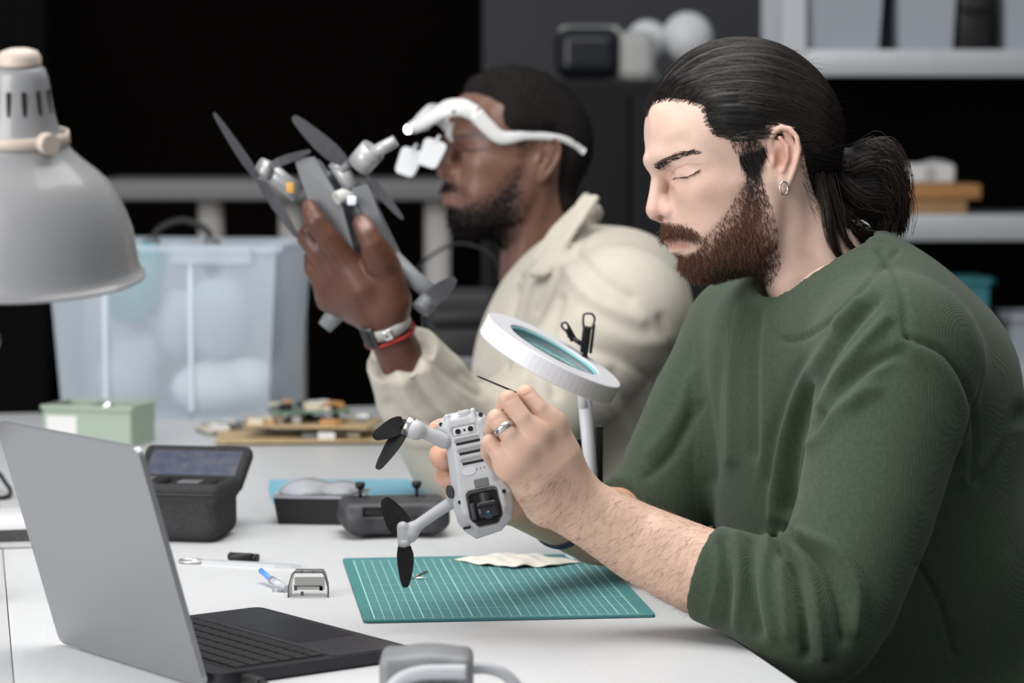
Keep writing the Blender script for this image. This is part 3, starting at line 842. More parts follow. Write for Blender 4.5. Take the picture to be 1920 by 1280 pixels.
red = sstep((bv - 330) / 70) * (1 - 0.75 * sstep((bv - 468) / 40) * sstep((bu - 1305) / 40)) * rng.uniform(0.25, 1.0, len(bP))
dark = np.array([0.016, 0.010, 0.008])
bt = dark + red[:, None] * np.array([0.145, 0.052, 0.022])
beard = wobj('beard', HEAD1.world(brV), brF, mat('beard_strand', (0.08, 0.03, 0.015), 0.45, attr='tint'), man)
beard['kind'] = 'stuff'; paint(beard, np.repeat(bt, 15, 0))
# eyebrows and lashes
def strip(poly_pts, n, flow, l0, l1, lift):
    m_ = in_poly(hu, hv, poly_pts) & (hV[:, 0] < 0)
    P_, N_ = sample_faces(hV, hF, m_[hF].all(1), n)
    return comb(P_ + N_ * 0.5, N_, np.tile(flow, (n, 1)), rng.uniform(l0, l1, n), 5, lift=lift, curl=0.16)
ebrow = np.concatenate([strip([(1221, 310), (1238, 302), (1268, 291), (1288, 289), (1306, 292), (1304, 298), (1278, 301), (1246, 313), (1226, 320)], 460, (1.0, 0, 0.34), 8, 13, 0.06)])
lash = []
for s in (-1, 1):
    for k in range(90):
        t = rng.random(); u_ = 1262 + 38 * t; v_ = 338 - 12.5 * t + 5 * math.sin(math.pi * t)
        b = hp(u_, v_, -(62 + 20 * t) - 6 * math.sin(math.pi * t))
        i = np.argmin(((hV[:, 0] - b[0]) ** 2 + (hV[:, 2] - b[2]) ** 2) + 1e6 * (hV[:, 1] > -30) - 0.0 * hV[:, 1])
        b = hV[i] + hN[i] * 0.3
        d = np.array([-0.55 + 0.5 * t, -0.55, -0.50]) + rng.normal(0, 0.12, 3)
        pth = np.array([b + d * q * rng.uniform(6, 9) + np.array([-0.5, -0.4, 0.6]) * q * q * 2 for q in np.linspace(0, 1, 5)])
        lash.append(pth if s < 0 else pth * np.array([1, -1, 1]))
eb = np.concatenate([ebrow, np.array(lash)])
ebV, ebF = strands(eb, np.concatenate([np.full(len(ebrow), 0.5), np.full(len(lash), 0.6)]), 0.2)
wobj('eyebrows_and_lashes', HEAD1.world(ebV), ebF, mat('brow_hair', (0.022, 0.014, 0.011), 0.5, spec=0.3), man)['kind'] = 'stuff'
# hoop earring
ring_c = hp(1457, 360, -140)
er = MB().tube([ring_c + np.array([8.5 * math.cos(a), 4.5 * math.cos(a), 12.0 * math.sin(a)]) for a in np.linspace(0, 2 * math.pi, 28)[:-1]], 1.9, 8, closed=True)
wobj('earring', HEAD1.world(np.array(er.v)), er.f, mat('polished_silver', (0.82, 0.81, 0.80), 0.15, 1.0), man)['label'] = 'small silver hoop earring'
# ---------------------------------------------------------------- man in the green sweater: arms, hands, trunk
def S(u, v, d, rpx): return (W(u, v, d), rpx * mpp(d))
ARM_H = 0.0015
def finger(vol, pts, k=0.004):
    vol.chain([S(*p) for p in pts], k=k)
# left arm and hand (holds the thin tool)
lo = np.minimum.reduce([W(880, 1250, 2.6), W(880, 1250, 2.9)]) - 0.03; hi = np.maximum(W(1620, 660, 2.9), W(1620, 660, 2.6)) + 0.03
a1 = Vol((W(890, 700, 2.75)[0] - 0.01, 2.60, TZ - 0.03), (W(1420, 700, 2.75)[0], 2.90, W(900, 700, 2.75)[2] + 0.02), ARM_H)
a1.chain([S(1500, 1150, 2.71, 84), S(1400, 1100, 2.735, 84), S(1310, 1066, 2.75, 80), S(1200, 1012, 2.76, 68), S(1120, 962, 2.755, 55), S(1066, 928, 2.745, 50)], k=0.01)
a1.chain([S(1310, 1085, 2.77, 66), S(1200, 1040, 2.77, 54), S(1110, 985, 2.76, 46), S(1040, 945, 2.75, 44)], k=0.012)
MCP = {'i': (1034, 794, 2.705), 'm': (1004, 816, 2.69), 'r': (975, 846, 2.685), 'p': (953, 874, 2.69)}
for kx, w in (('i', 26), ('m', 25), ('r', 24), ('p', 22)):
    u, v, d = MCP[kx]
    wu, wv = {'i': (1072, 905), 'm': (1058, 915), 'r': (1040, 928), 'p': (1020, 940)}[kx]
    a1.chain([S(wu, wv, 2.745, 40), S((u + wu) / 2 + 4, (v + wv) / 2, (d + 2.735) / 2, 32), S(u + 4, v + 5, d + 0.006, w)], k=0.014)
a1.chain([S(1040, 900, 2.75, 44), S(1005, 860, 2.735, 38)], k=0.014)
a1.ell(W(1010, 864, 2.733), (0.036, 0.018, 0.040), k=0.014)
F_ = {'i': [(1034, 794, 2.706, 21), (1010, 766, 2.698, 18.5), (986, 739, 2.700, 18.5), (978, 756, 2.728, 16.5), (966, 772, 2.742, 14)],
      'm': [(1004, 816, 2.690, 21), (979, 783, 2.683, 18.5), (953, 749, 2.686, 18.5), (942, 770, 2.714, 16.5), (948, 790, 2.735, 14)],
      'r': [(975, 846, 2.687, 20), (954, 815, 2.681, 18.0), (931, 784, 2.685, 18.0), (922, 804, 2.712, 16), (930, 826, 2.73, 13.5)],
      'p': [(953, 874, 2.691, 19), (936, 850, 2.687, 17.0), (919, 829, 2.690, 16.5), (915, 848, 2.712, 15), (926, 868, 2.728, 13)]}
for kx in 'imrp': finger(a1, F_[kx], k=0.0022)
for kx in 'imrp':
    u, v, d, r = F_[kx][0]; a1.ell(W(u, v, d - 0.002), np.array([24, 18, 24]) * mpp(d), k=0.012)          # knuckles
a1.chain([S(1062, 880, 2.768, 34), S(1040, 836, 2.782, 28), S(1008, 800, 2.782, 22), S(980, 778, 2.768, 19), S(962, 768, 2.756, 15)], k=0.006)    # thumb, behind
for kx in 'imrp':                                                        # creases over the bent joints
    u, v, d, r = F_[kx][2]
    for o_ in (-5, 1, 7):
        a1.chain([(W(u - 13 + o_ * 0.7, v - 2 + o_, d - 17 * mpp(d)), 0.0006), (W(u + o_ * 0.7 + 1, v - 8 + o_, d - 18.6 * mpp(d)), 0.0008), (W(u + 13 + o_ * 0.7, v - 12 + o_, d - 16 * mpp(d)), 0.0006)], k=0.0012, sub=True)
aV, aF = a1.surface()
# right arm and hand (behind the drone)
a2 = Vol((W(800, 900, 2.85)[0] - 0.01, 2.74, TZ - 0.005), (W(1330, 900, 3.15)[0], 3.24, W(850, 770, 2.85)[2] + 0.02), 0.0019)
a2.chain([S(1290, 900, 3.14, 76), S(1200, 992, 3.12, 76), S(1120, 985, 3.07, 74), S(1040, 962, 3.01, 58), S(950, 932, 2.94, 45)], k=0.01)
a2.chain([S(950, 932, 2.94, 46), S(915, 905, 2.91, 44), S(885, 870, 2.888, 40)], k=0.012)
a2.chain([S(930, 900, 2.90, 46), S(905, 840, 2.885, 38)], k=0.014)
finger(a2, [(890, 815, 2.885, 24), (850, 800, 2.878, 21), (826, 802, 2.855, 18), (818, 803, 2.845, 15)])
finger(a2, [(885, 850, 2.885, 24), (845, 848, 2.872, 22), (824, 852, 2.845, 20), (826, 862, 2.818, 18.5), (832, 868, 2.806, 16)])
finger(a2, [(888, 885, 2.89, 23), (850, 890, 2.872, 21), (834, 893, 2.845, 19.5), (838, 898, 2.815, 17.5), (845, 902, 2.805, 15)])
finger(a2, [(895, 915, 2.89, 22), (862, 922, 2.872, 19), (852, 926, 2.85, 17), (856, 928, 2.825, 14)])
a2.chain([S(930, 860, 2.885, 26), S(936, 820, 2.86, 23), S(926, 795, 2.845, 20)], k=0.008)
bV, bF = a2.surface()
# neck and trunk under the clothes
TS = np.array([0.43, -0.90, 0.0]); TS /= np.linalg.norm(TS); TF = np.array([-TS[1] * -1, 0, 0]); TF = np.array([TS[1], -TS[0], 0.0])   # his left, his front
TR = np.stack([TF, TS, np.array([0, 0, 1.0])], 1)
LSH, RSH, LEL, REL = W(1684, 668, 2.84), W(1412, 640, 3.22), W(1540, 1165, 2.705), W(1200, 992, 3.12)
tr = Vol((0.0, 2.6, 0.42), (0.75, 3.5, 1.12), 0.008)
tr.ell((0.38, 3.02, 0.93), (0.105, 0.165, 0.15), R=TR)
tr.ell((0.41, 3.02, 0.76), (0.12, 0.16, 0.18), R=TR, k=0.05)
tr.ell((0.47, 3.03, 0.56), (0.13, 0.165, 0.10), R=TR, k=0.05)
tr.chain([(LSH, 0.05), ((LSH + RSH) / 2 + np.array([0.02, 0, 0.0]), 0.06), (RSH, 0.05)], k=0.05)
tr.chain([(W(1560, 560, 3.0), 0.055), (W(1590, 640, 3.0), 0.07)], k=0.05)
tr.chain([(LSH, 0.048), (LEL, 0.042), (W(1440, 1120, 2.73), 0.042)], k=0.02)
tr.chain([(RSH, 0.048), (REL, 0.040)], k=0.02)
tV, tF = tr.surface()
aC = skin_cols(aV * 1000, (0.66, 0.45, 0.345)); bC = skin_cols(bV * 1000, (0.72, 0.40, 0.28)); tC = skin_cols(tV, SKIN1)  # far arm painted redder to offset green light bounced off the mat
pu, pv = project(aV)
def gg(u, v, r): return np.exp(-((pu - u) ** 2 + (pv - v) ** 2) / r ** 2)
for u, v in ((1030, 792), (1002, 812), (976, 846), (958, 884), (988, 735), (955, 745), (930, 785), (922, 836)):
    aC = blend(aC, 0.20 * gg(u, v, 16), (0.62, 0.21, 0.14))
wV = HEAD1.world(hV)
skinV = np.concatenate([wV, aV, bV, tV]); off = [0, len(wV), len(wV) + len(aV), len(wV) + len(aV) + len(bV)]
skinF = np.concatenate([hF, aF + off[1], bF + off[2], tF + off[3]])
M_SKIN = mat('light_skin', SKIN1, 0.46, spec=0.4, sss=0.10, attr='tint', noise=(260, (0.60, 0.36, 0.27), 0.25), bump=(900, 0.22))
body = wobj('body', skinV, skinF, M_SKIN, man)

nu_, nv_ = project(bV)
for u, v in ((840, 868), (848, 902)): bC = blend(bC, 0.65 * np.exp(-(((nu_ - u) / 8) ** 2 + ((nv_ - v) / 9) ** 2)) * (bV[:, 1] < 2.815), (0.80, 0.56, 0.48))
paint_cols = np.concatenate([hc, aC, bC, tC])
wc, wx_ = W(1052, 966, 3.018), W(950, 932, 2.94) - W(1120, 985, 3.07)
Rb = np.array(frame_from(wx_, (0, 0, 1)))
MB().lathe([(0.0348, -0.006), (0.0368, -0.005), (0.0372, 0), (0.0368, 0.005), (0.0348, 0.006), (0.0348, -0.006)], wc, Matrix(Rb), 36).build('wristband', mat('navy_rubber', (0.02, 0.03, 0.06), 0.5), man, world=True)['label'] = 'navy wristband on the far forearm'
# forearm hair
aN = vnormals(aV, aF); au, av_ = project(aV)
arm_m = (in_poly(au, av_, [(1330, 990), (1330, 1165), (1240, 1148), (1100, 1050), (985, 955), (968, 915), (1000, 880), (1060, 880), (1120, 905)]))[aF].all(1) & (aN[aF[:, 0], 1] < 0.5)
aP, aPn = sample_faces(aV, aF, arm_m, 1900)
ah = comb(aP, aPn, np.tile([-0.45, 0.0, -0.5], (len(aP), 1)), rng.uniform(0.006, 0.014, len(aP)), 5, lift=0.14, curl=0.28)
ahV, ahF = strands(ah, 0.00008, 0.00003)
wobj('arm_hair', ahV, ahF, mat('arm_hair_strand', (0.17, 0.09, 0.055), 0.5), man)['kind'] = 'stuff'
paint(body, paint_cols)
# wedding ring
rc = W(945, 803, 2.683); rd = W(931, 784, 2.685) - W(954, 815, 2.681); rd /= np.linalg.norm(rd)
Rr = frame_from(rd, (1, 0, 0))
R0 = 18.3 * mpp(2.684)
MB().lathe([(R0, -0.0032), (R0 + 0.0013, -0.0028), (R0 + 0.0016, 0), (R0 + 0.0013, 0.0028), (R0, 0.0032), (R0, -0.0032)], rc, Rr, 36).build('ring', mat('brushed_steel', (0.62, 0.61, 0.60), 0.25, 1.0), man, world=True)['label'] = 'broad silver band on the ring finger'
# ---------------------------------------------------------------- sweater
sw_ = Vol((W(1130, 900, 3.1)[0] - 0.02, 2.56, 0.50), (0.74, 3.50, 1.18), 0.0036)
K = 0.05
sw_.ell((0.375, 3.02, 0.92), (0.140, 0.205, 0.20), R=TR)
sw_.ell((0.405, 3.02, 0.76), (0.165, 0.205, 0.22), R=TR, k=K)
sw_.ell((0.47, 3.03, 0.60), (0.165, 0.20, 0.10), R=TR, k=K)
sw_.ell(W(1745, 745, 3.02), (0.095, 0.15, 0.115), k=0.05)                 # rounded upper back
sw_.chain([(LSH + np.array([0, 0, -0.005]), 0.075), (W(1610, 610, 2.98), 0.088), (W(1500, 640, 3.06), 0.08), (RSH, 0.072)], k=0.05)
sw_.chain([S(1600, 560, 3.0, 104), S(1630, 640, 3.0, 118)], k=0.035)
sw_.chain([(LSH, 0.082), (W(1660, 800, 2.80), 0.076), (W(1622, 960, 2.755), 0.069), (W(1568, 1110, 2.715), 0.064), (W(1530, 1168, 2.70), 0.058)], k=0.03)
sw_.chain([(W(1530, 1168, 2.70), 0.058), (W(1470, 1130, 2.715), 0.055), (W(1400, 1098, 2.735), 0.052), (W(1322, 1072, 2.75), 0.0490)], k=0.022)
sw_.chain([(RSH, 0.078), (W(1330, 760, 3.19), 0.068), (W(1265, 880, 3.15), 0.060), (W(1222, 965, 3.125), 0.054)], k=0.03)
sw_.chain([(W(1222, 965, 3.125), 0.054), (W(1165, 978, 3.10), 0.050)], k=0.02)
# openings: collar, cuffs, hem
CC, CA, CB = W(1553, 520, 3.0), W(1656, 444, 3.0) - W(1553, 520, 3.0), W(1560, 548, 2.932) - W(1553, 520, 3.0)
cn = np.cross(CB, CA); cn /= np.linalg.norm(cn); cn = cn if cn[2] > 0 else -cn
RING = [CC + math.cos(a) * CA + math.sin(a) * CB for a in np.linspace(0, 2 * math.pi, 41)]
CR = (np.linalg.norm(CA) + np.linalg.norm(CB)) / 2
sw_.chain([(CC - cn * 0.012, CR - 0.007), (CC + cn * 0.03, CR - 0.002), (CC + cn * 0.13, CR + 0.05)], k=0.003, sub=True)
sw_.chain([(p - cn * 0.003, 0.0085) for p in RING], k=0.006)
cd = W(1322, 1072, 2.75) - W(1400, 1098, 2.735); cd /= np.linalg.norm(cd)
sw_.box(W(1322, 1072, 2.75) + cd * 0.052, (0.052, 0.09, 0.09), R=np.array(frame_from(np.cross(cd, [0, 1, 0]), cd)), sub=True)
cd2 = W(1165, 978, 3.10) - W(1222, 965, 3.125); cd2 /= np.linalg.norm(cd2)
sw_.box(W(1168, 977, 3.10) + cd2 * 0.055, (0.055, 0.09, 0.09), R=np.array(frame_from(np.cross(cd2, [0, 1, 0]), cd2)), sub=True)
gV, gF = sw_.surface()
gV = smooth_verts(gV, gF, 2, 0.5)
def creases(V, Fq, strokes, facing=0.15, smooth=1, gain=1.5):
    """push folds into cloth: each stroke is (points, width px, height mm); + is a ridge, - a valley"""
    N = vnormals(V, Fq); u, v = project(V)
    view = V - CAM; view /= np.linalg.norm(view, axis=1, keepdims=True)
    w = sstep((-(N * view).sum(1) - 0.05 + facing) / 0.35)
    D = np.zeros(len(V))
    for st in strokes:
        pts, wd, hmm = st[:3]
        m = (u > min(p[0] for p in pts) - 3 * wd) & (u < max(p[0] for p in pts) + 3 * wd) & (v > min(p[1] for p in pts) - 3 * wd) & (v < max(p[1] for p in pts) + 3 * wd)
        if len(st) > 3: m &= (V[:, 1] > st[3][0]) & (V[:, 1] < st[3][1])
        d = poly_dist(u[m], v[m], [tuple(p[:2]) for p in spline([(p[0], p[1], 0) for p in pts], 4)])
        D[m] += gain * hmm * 0.001 * np.exp(-(d / wd) ** 2)
    V = V + N * (D * w)[:, None]
    return smooth_verts(V, Fq, smooth, 0.3) if smooth else V
NEAR, FAR = (2.5, 2.93), (2.86, 3.5)
folds = [
    # bunched sleeve above the cuff
    ([(1362, 1010), (1368, 1090), (1360, 1165)], 8, -3.5, NEAR), ([(1378, 1008), (1388, 1090), (1384, 1175)], 10, 4, NEAR),
    ([(1440, 1010), (1432, 1090), (1450, 1190)], 11, 5, NEAR), ([(1412, 1012), (1408, 1090), (1420, 1185)], 10, -5, NEAR),
    ([(1452, 1012), (1490, 1075), (1505, 1150), (1512, 1230)], 9, -8, NEAR), ([(1468, 1008), (1512, 1060), (1530, 1140), (1540, 1225)], 11, 6, NEAR),
    ([(1480, 1000), (1545, 1060), (1572, 1130), (1582, 1200)], 10, -6, NEAR), ([(1470, 1020), (1468, 1090), (1478, 1190)], 9, 4, NEAR),
    ([(1500, 1000), (1570, 1035), (1606, 1100), (1600, 1180)], 12, 5, NEAR), ([(1340, 1005), (1346, 1080), (1330, 1158)], 6, 2, NEAR),
    # upper sleeve
    ([(1528, 800), (1560, 740), (1620, 690), (1690, 660)], 12, -6, NEAR), ([(1525, 830), (1570, 775), (1640, 730)], 14, 4, NEAR),
    ([(1700, 632), (1775, 665), (1818, 740), (1828, 830), (1818, 900)], 6, -4), ([(1690, 640), (1760, 690), (1800, 760), (1806, 850)], 16, 3, NEAR),
    ([(1648, 470), (1690, 540), (1700, 632)], 5, -3.5), ([(1690, 660), (1640, 700), (1600, 760)], 12, 3, NEAR),
    # chest drape
    ([(1640, 560), (1570, 640), (1520, 730), (1490, 830), (1478, 950)], 12, -7), ([(1610, 570), (1540, 650), (1490, 740), (1462, 850), (1455, 970)], 13, 6),
    ([(1560, 620), (1500, 700), (1460, 800), (1440, 900)], 12, -5), ([(1660, 600), (1590, 680), (1540, 760)], 11, 5), ([(1420, 580), (1412, 700), (1414, 850)], 11, -4),
    ([(1392, 580), (1375, 700), (1372, 860)], 12, 4), ([(1352, 620), (1340, 740), (1338, 900)], 10, -4), ([(1440, 620), (1440, 760), (1432, 900)], 14, 3),
    ([(1840, 900), (1880, 830), (1915, 770)], 12, -5), ([(1812, 900), (1860, 850), (1900, 800)], 12, 4),
    # collar band seam
    ([(1444, 606), (1468, 636), (1512, 630), (1582, 578), (1642, 512), (1682, 470)], 4, -3),
    ([(1722, 1058), (1760, 1130), (1790, 1230)], 5, -4), ([(1300, 700), (1270, 780), (1220, 850)], 12, 3, FAR), ([(1310, 760), (1260, 850), (1215, 890)], 10, -4, FAR),
]
gV = creases(gV, gF, folds, smooth=1)
M_SWEAT = mat('green_knit', (0.050, 0.070, 0.043), 0.9, spec=0.2, sheen=0.12, noise=(240, (0.034, 0.051, 0.030), 0.7))
nt = M_SWEAT.node_tree; bs = nt.nodes['Principled BSDF']
wv_ = nt.nodes.new('ShaderNodeTexWave'); wv_.inputs['Scale'].default_value = 230; wv_.inputs['Distortion'].default_value = 0.6; wv_.inputs['Detail'].default_value = 1
wv_.bands_direction = 'X'
tcn = nt.nodes.new('ShaderNodeTexCoord'); mpw = nt.nodes.new('ShaderNodeMapping'); mpw.inputs['Rotation'].default_value = (0.25, 0.1, 0.75); nt.links.new(tcn.outputs['Object'], mpw.inputs[0]); nt.links.new(mpw.outputs[0], wv_.inputs['Vector'])
bpn = nt.nodes.new('ShaderNodeBump'); bpn.inputs['Strength'].default_value = 0.20; bpn.inputs['Distance'].default_value = 0.0010
nt.links.new(wv_.outputs['Fac'], bpn.inputs['Height']); nt.links.new(bpn.outputs[0], bs.inputs['Normal'])
wobj('sweater', gV, gF, M_SWEAT, man)
# collar rib band
def band(name, ctrl, r, mat_, parent, flat=0.5):
    p = spline([W(*c) for c in ctrl], 6)
    MB().tube(p, r, 10, flat=flat).build(name, mat_, parent, world=True)
# trousers and shoes
tv_ = Vol((-0.32, 2.55, -0.02), (0.80, 3.55, 0.66), 0.010)
hipL, hipR = np.array([0.45, 2.93, 0.53]), np.array([0.50, 3.13, 0.53])
tv_.ell((0.48, 3.03, 0.555), (0.155, 0.19, 0.11), R=TR)
for hip, kn, an in ((hipL, np.array([0.03, 2.86, 0.50]), np.array([0.06, 2.84, 0.08])), (hipR, np.array([0.07, 3.20, 0.50]), np.array([0.10, 3.22, 0.08]))):
    tv_.chain([(hip, 0.095), (kn, 0.066)], k=0.04)
    tv_.chain([(kn, 0.066), ((kn + an) / 2 + np.array([0.015, 0, 0]), 0.062), (an, 0.050)], k=0.02)
pV, pF = tv_.surface()
wobj('trousers', pV, pF, mat('black_denim', (0.012, 0.012, 0.014), 0.8, bump=(500, 0.2)), man)
for ax, ay in ((0.06, 2.84), (0.10, 3.22)):
    sh = Vol((ax - 0.24, ay - 0.07, -0.002), (ax + 0.09, ay + 0.07, 0.13), 0.006)
    sh.chain([((ax + 0.02, ay, 0.05), 0.045), ((ax - 0.06, ay, 0.045), 0.042), ((ax - 0.16, ay, 0.036), 0.036)], k=0.02)
    sh.chain([((ax, ay, 0.10), 0.042), ((ax, ay, 0.06), 0.045)], k=0.02)
    sh.box((ax - 0.06, ay, -0.06), (0.3, 0.2, 0.06), sub=True)
    shV, shF = sh.surface()
    wobj('shoe', shV, shF, mat('black_leather', (0.015, 0.015, 0.016), 0.5), man)
# ---------------------------------------------------------------- man in the cream jacket
D2 = 4.1
YAW2, UNT2, SC2 = math.radians(20), math.radians(-17), 0.735
man2 = empty('person', tuple(np.append(W(1100, 900, 4.05)[:2], 0.0)))
tag(man2, 'man with short black hair and magnifier glasses in a cream jacket holding up a drone', 'person')
HEAD2 = Head(YAW2, W(960, 291, D2), SC2 * mpp(D2), UNT2)
def h2(u, v, yl=0.0):
    x1 = ((u - 960) / SC2 + yl * math.sin(YAW2)) / math.cos(YAW2); z1 = (291 - v) / SC2
    c, s = math.cos(UNT2), math.sin(UNT2)
    return np.array([x1 * c + z1 * s, yl, -x1 * s + z1 * c])
kV, kF = sculpt_head(3.6, nose=1.25, lips=1.35)
kN = vnormals(kV, kF); ku, kv = near_uv(kV)
SKIN2 = (0.15, 0.073, 0.052)
kc = skin_cols(kV, SKIN2)
gk = lambda u, v, r: np.exp(-((ku - u) ** 2 + (kv - v) ** 2) / r ** 2)
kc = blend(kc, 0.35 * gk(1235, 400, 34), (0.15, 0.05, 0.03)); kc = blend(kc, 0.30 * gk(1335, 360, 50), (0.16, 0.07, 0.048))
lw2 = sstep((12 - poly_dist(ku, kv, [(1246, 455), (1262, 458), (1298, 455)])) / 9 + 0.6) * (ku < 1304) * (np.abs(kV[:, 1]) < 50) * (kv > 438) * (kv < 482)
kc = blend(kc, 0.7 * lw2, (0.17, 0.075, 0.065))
kb = in_poly(ku, kv, BEARD_POLY); kbd = poly_dist(ku, kv, BEARD_EDGE)
kc = blend(kc, kb * (0.15 + 0.75 * sstep(kbd / 60)), (0.012, 0.009, 0.008))
kh = in_poly(ku, kv, HAIR_POLY); khd = poly_dist(ku, kv, HAIRLINE)
kc = blend(kc, kh * 0.95, (0.010, 0.008, 0.008))
kc = blend(kc, 0.5 * in_poly(ku, kv, BROW) * (kV[:, 0] < 0), (0.015, 0.01, 0.01))
kc = blend(kc, 0.8 * sstep((3.5 - poly_dist(ku, kv, [(1260, 336), (1280, 337), (1300, 326)])) / 2) * (kV[:, 0] < 0), (0.01, 0.008, 0.008))
fm2 = kh[kF].all(1) & ~((np.abs(kV[kF[:, 0], 1]) > 128) & (ku[kF[:, 0]] > 1425) & (ku[kF[:, 0]] < 1492) & (kv[kF[:, 0]] > 238))
ci2 = np.unique(kF[fm2]); rm2 = np.full(len(kV), -1); rm2[ci2] = np.arange(len(ci2))
curl = np.sin(kV[ci2, 0] * 0.6) * np.sin(kV[ci2, 1] * 0.63 + 1) * np.sin(kV[ci2, 2] * 0.57 + 2)
cap2 = kV[ci2] + kN[ci2] * (0.5 + (17 + 2.2 * curl) * sstep(khd[ci2] / 34))[:, None]
M_HAIR2 = mat('black_cropped_hair', (0.012, 0.010, 0.010), 0.9, spec=0.12, bump=(650, 0.9))
hair2 = wobj('hair', HEAD2.world(cap2), rm2[kF[fm2]], M_HAIR2, man2)
q, qn = sample_faces(cap2, rm2[kF[fm2]], np.ones(fm2.sum(), bool), 3000)
c2V, c2F = strands(comb(q - qn, qn, rng.normal(0, 1, q.shape), rng.uniform(4, 9, len(q)), 5, lift=0.9, curl=0.6), 0.9, 0.4)
cs = wobj('hair_curls', HEAD2.world(c2V), c2F, M_HAIR2, man2); cs.parent = hair2; cs['kind'] = 'stuff'
q, qn = sample_faces(kV, kF, kb[kF].all(1) & (kV[kF[:, 0], 1] < 40), 4200)
qu, qv = near_uv(q); qe = poly_dist(qu, qv, BEARD_EDGE)
kp = rng.random(len(q)) < 0.2 + 0.8 * sstep(qe / 55); q, qn, qu, qv, qe = q[kp], qn[kp], qu[kp], qv[kp], qe[kp]
ql = (3 + 8 * sstep(qe / 50) + 14 * sstep((qv - 490) / 30)) * rng.uniform(0.7, 1.2, len(q))
b2V, b2F = strands(comb(q, qn, np.tile([-0.15, 0, -1.0], (len(q), 1)), ql, 5, lift=0.6, curl=0.4), 0.8, 0.35)
wobj('beard', HEAD2.world(b2V), b2F, M_HAIR2, man2)['kind'] = 'stuff'
# left forearm and hand gripping the drone
def S(u, v, d, rpx): return (W(u, v, d), rpx * mpp(d))
f2 = Vol((W(560, 500, 3.6)[0] - 0.02, 3.44, W(700, 700, 3.6)[2] - 0.05), (W(800, 500, 3.7)[0] + 0.03, 3.78, W(600, 370, 3.6)[2] + 0.02), 0.0025)
f2.chain([S(775, 720, 3.66, 46), S(738, 640, 3.625, 42), S(722, 596, 3.61, 40)], k=0.01)
for (u, v, d), w in (((648, 490, 3.585), 29), ((628, 512, 3.60), 29), ((616, 536, 3.615), 28), ((618, 560, 3.63), 25)):
    f2.chain([S(716, 585, 3.605, 38), S((u + 716) / 2, (v + 585) / 2 + 2, d, 34), S(u, v, d, w)], k=0.014)
f2.chain([S(735, 560, 3.595, 36), S(722, 500, 3.575, 30), S(706, 470, 3.56, 27)], k=0.014)
finger(f2, [(648, 490, 3.585, 27), (612, 442, 3.565, 22), (592, 416, 3.56, 21), (586, 402, 3.562, 18), (580, 388, 3.565, 15)], k=0.005)
finger(f2, [(628, 512, 3.60, 27), (598, 470, 3.59, 23), (578, 444, 3.595, 22), (586, 428, 3.625, 18), (604, 424, 3.645, 15)], k=0.005)
finger(f2, [(616, 536, 3.615, 26), (592, 502, 3.61, 22), (590, 482, 3.63, 20), (608, 470, 3.65, 16)], k=0.005)
finger(f2, [(618, 560, 3.63, 24), (604, 530, 3.635, 20), (612, 508, 3.655, 17)], k=0.005)
finger(f2, [(712, 490, 3.565, 29), (698, 456, 3.55, 24), (688, 436, 3.548, 21), (680, 420, 3.55, 19)], k=0.006)
fV, fF = f2.surface()
fC = skin_cols(fV * 1000, (0.105, 0.043, 0.027))
xu, xv = project(fV)
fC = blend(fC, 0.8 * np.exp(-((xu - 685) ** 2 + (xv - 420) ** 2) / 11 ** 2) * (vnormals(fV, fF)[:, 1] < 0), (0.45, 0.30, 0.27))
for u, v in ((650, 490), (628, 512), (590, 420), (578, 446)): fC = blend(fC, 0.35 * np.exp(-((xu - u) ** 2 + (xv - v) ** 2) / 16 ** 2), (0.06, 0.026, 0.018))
# trunk
TS2 = np.array([0.27, -0.963, 0.0]); TF2 = np.array([TS2[1], -TS2[0], 0.0]); TR2 = np.stack([TF2, TS2, np.array([0, 0, 1.0])], 1)
L2, R2, E2 = W(1166, 585, 3.84), W(1022, 600, 4.29), W(868, 846, 3.76)
ctr2 = W(1075, 760, 4.06)
t2 = Vol(ctr2 - np.array([0.3, 0.4, 0.45]), ctr2 + np.array([0.35, 0.4, 0.36]), 0.010)
t2.ell(W(1065, 660, 4.06), (0.10, 0.16, 0.16), R=TR2); t2.ell(W(1090, 850, 4.06), (0.11, 0.16, 0.20), R=TR2, k=0.05)
t2.chain([(L2, 0.045), (R2, 0.045)], k=0.05); t2.chain([(L2, 0.042), (E2, 0.038), (W(790, 720, 3.67), 0.034)], k=0.02)
t2V, t2F = t2.surface()
w2 = HEAD2.world(kV)
o1, o2 = len(w2), len(w2) + len(fV)
M_SKIN2 = mat('dark_skin', SKIN2, 0.42, spec=0.5, sss=0.05, attr='tint')
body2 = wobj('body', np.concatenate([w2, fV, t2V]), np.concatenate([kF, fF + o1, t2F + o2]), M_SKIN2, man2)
paint(body2, np.concatenate([kc, fC, skin_cols(t2V, SKIN2)]))
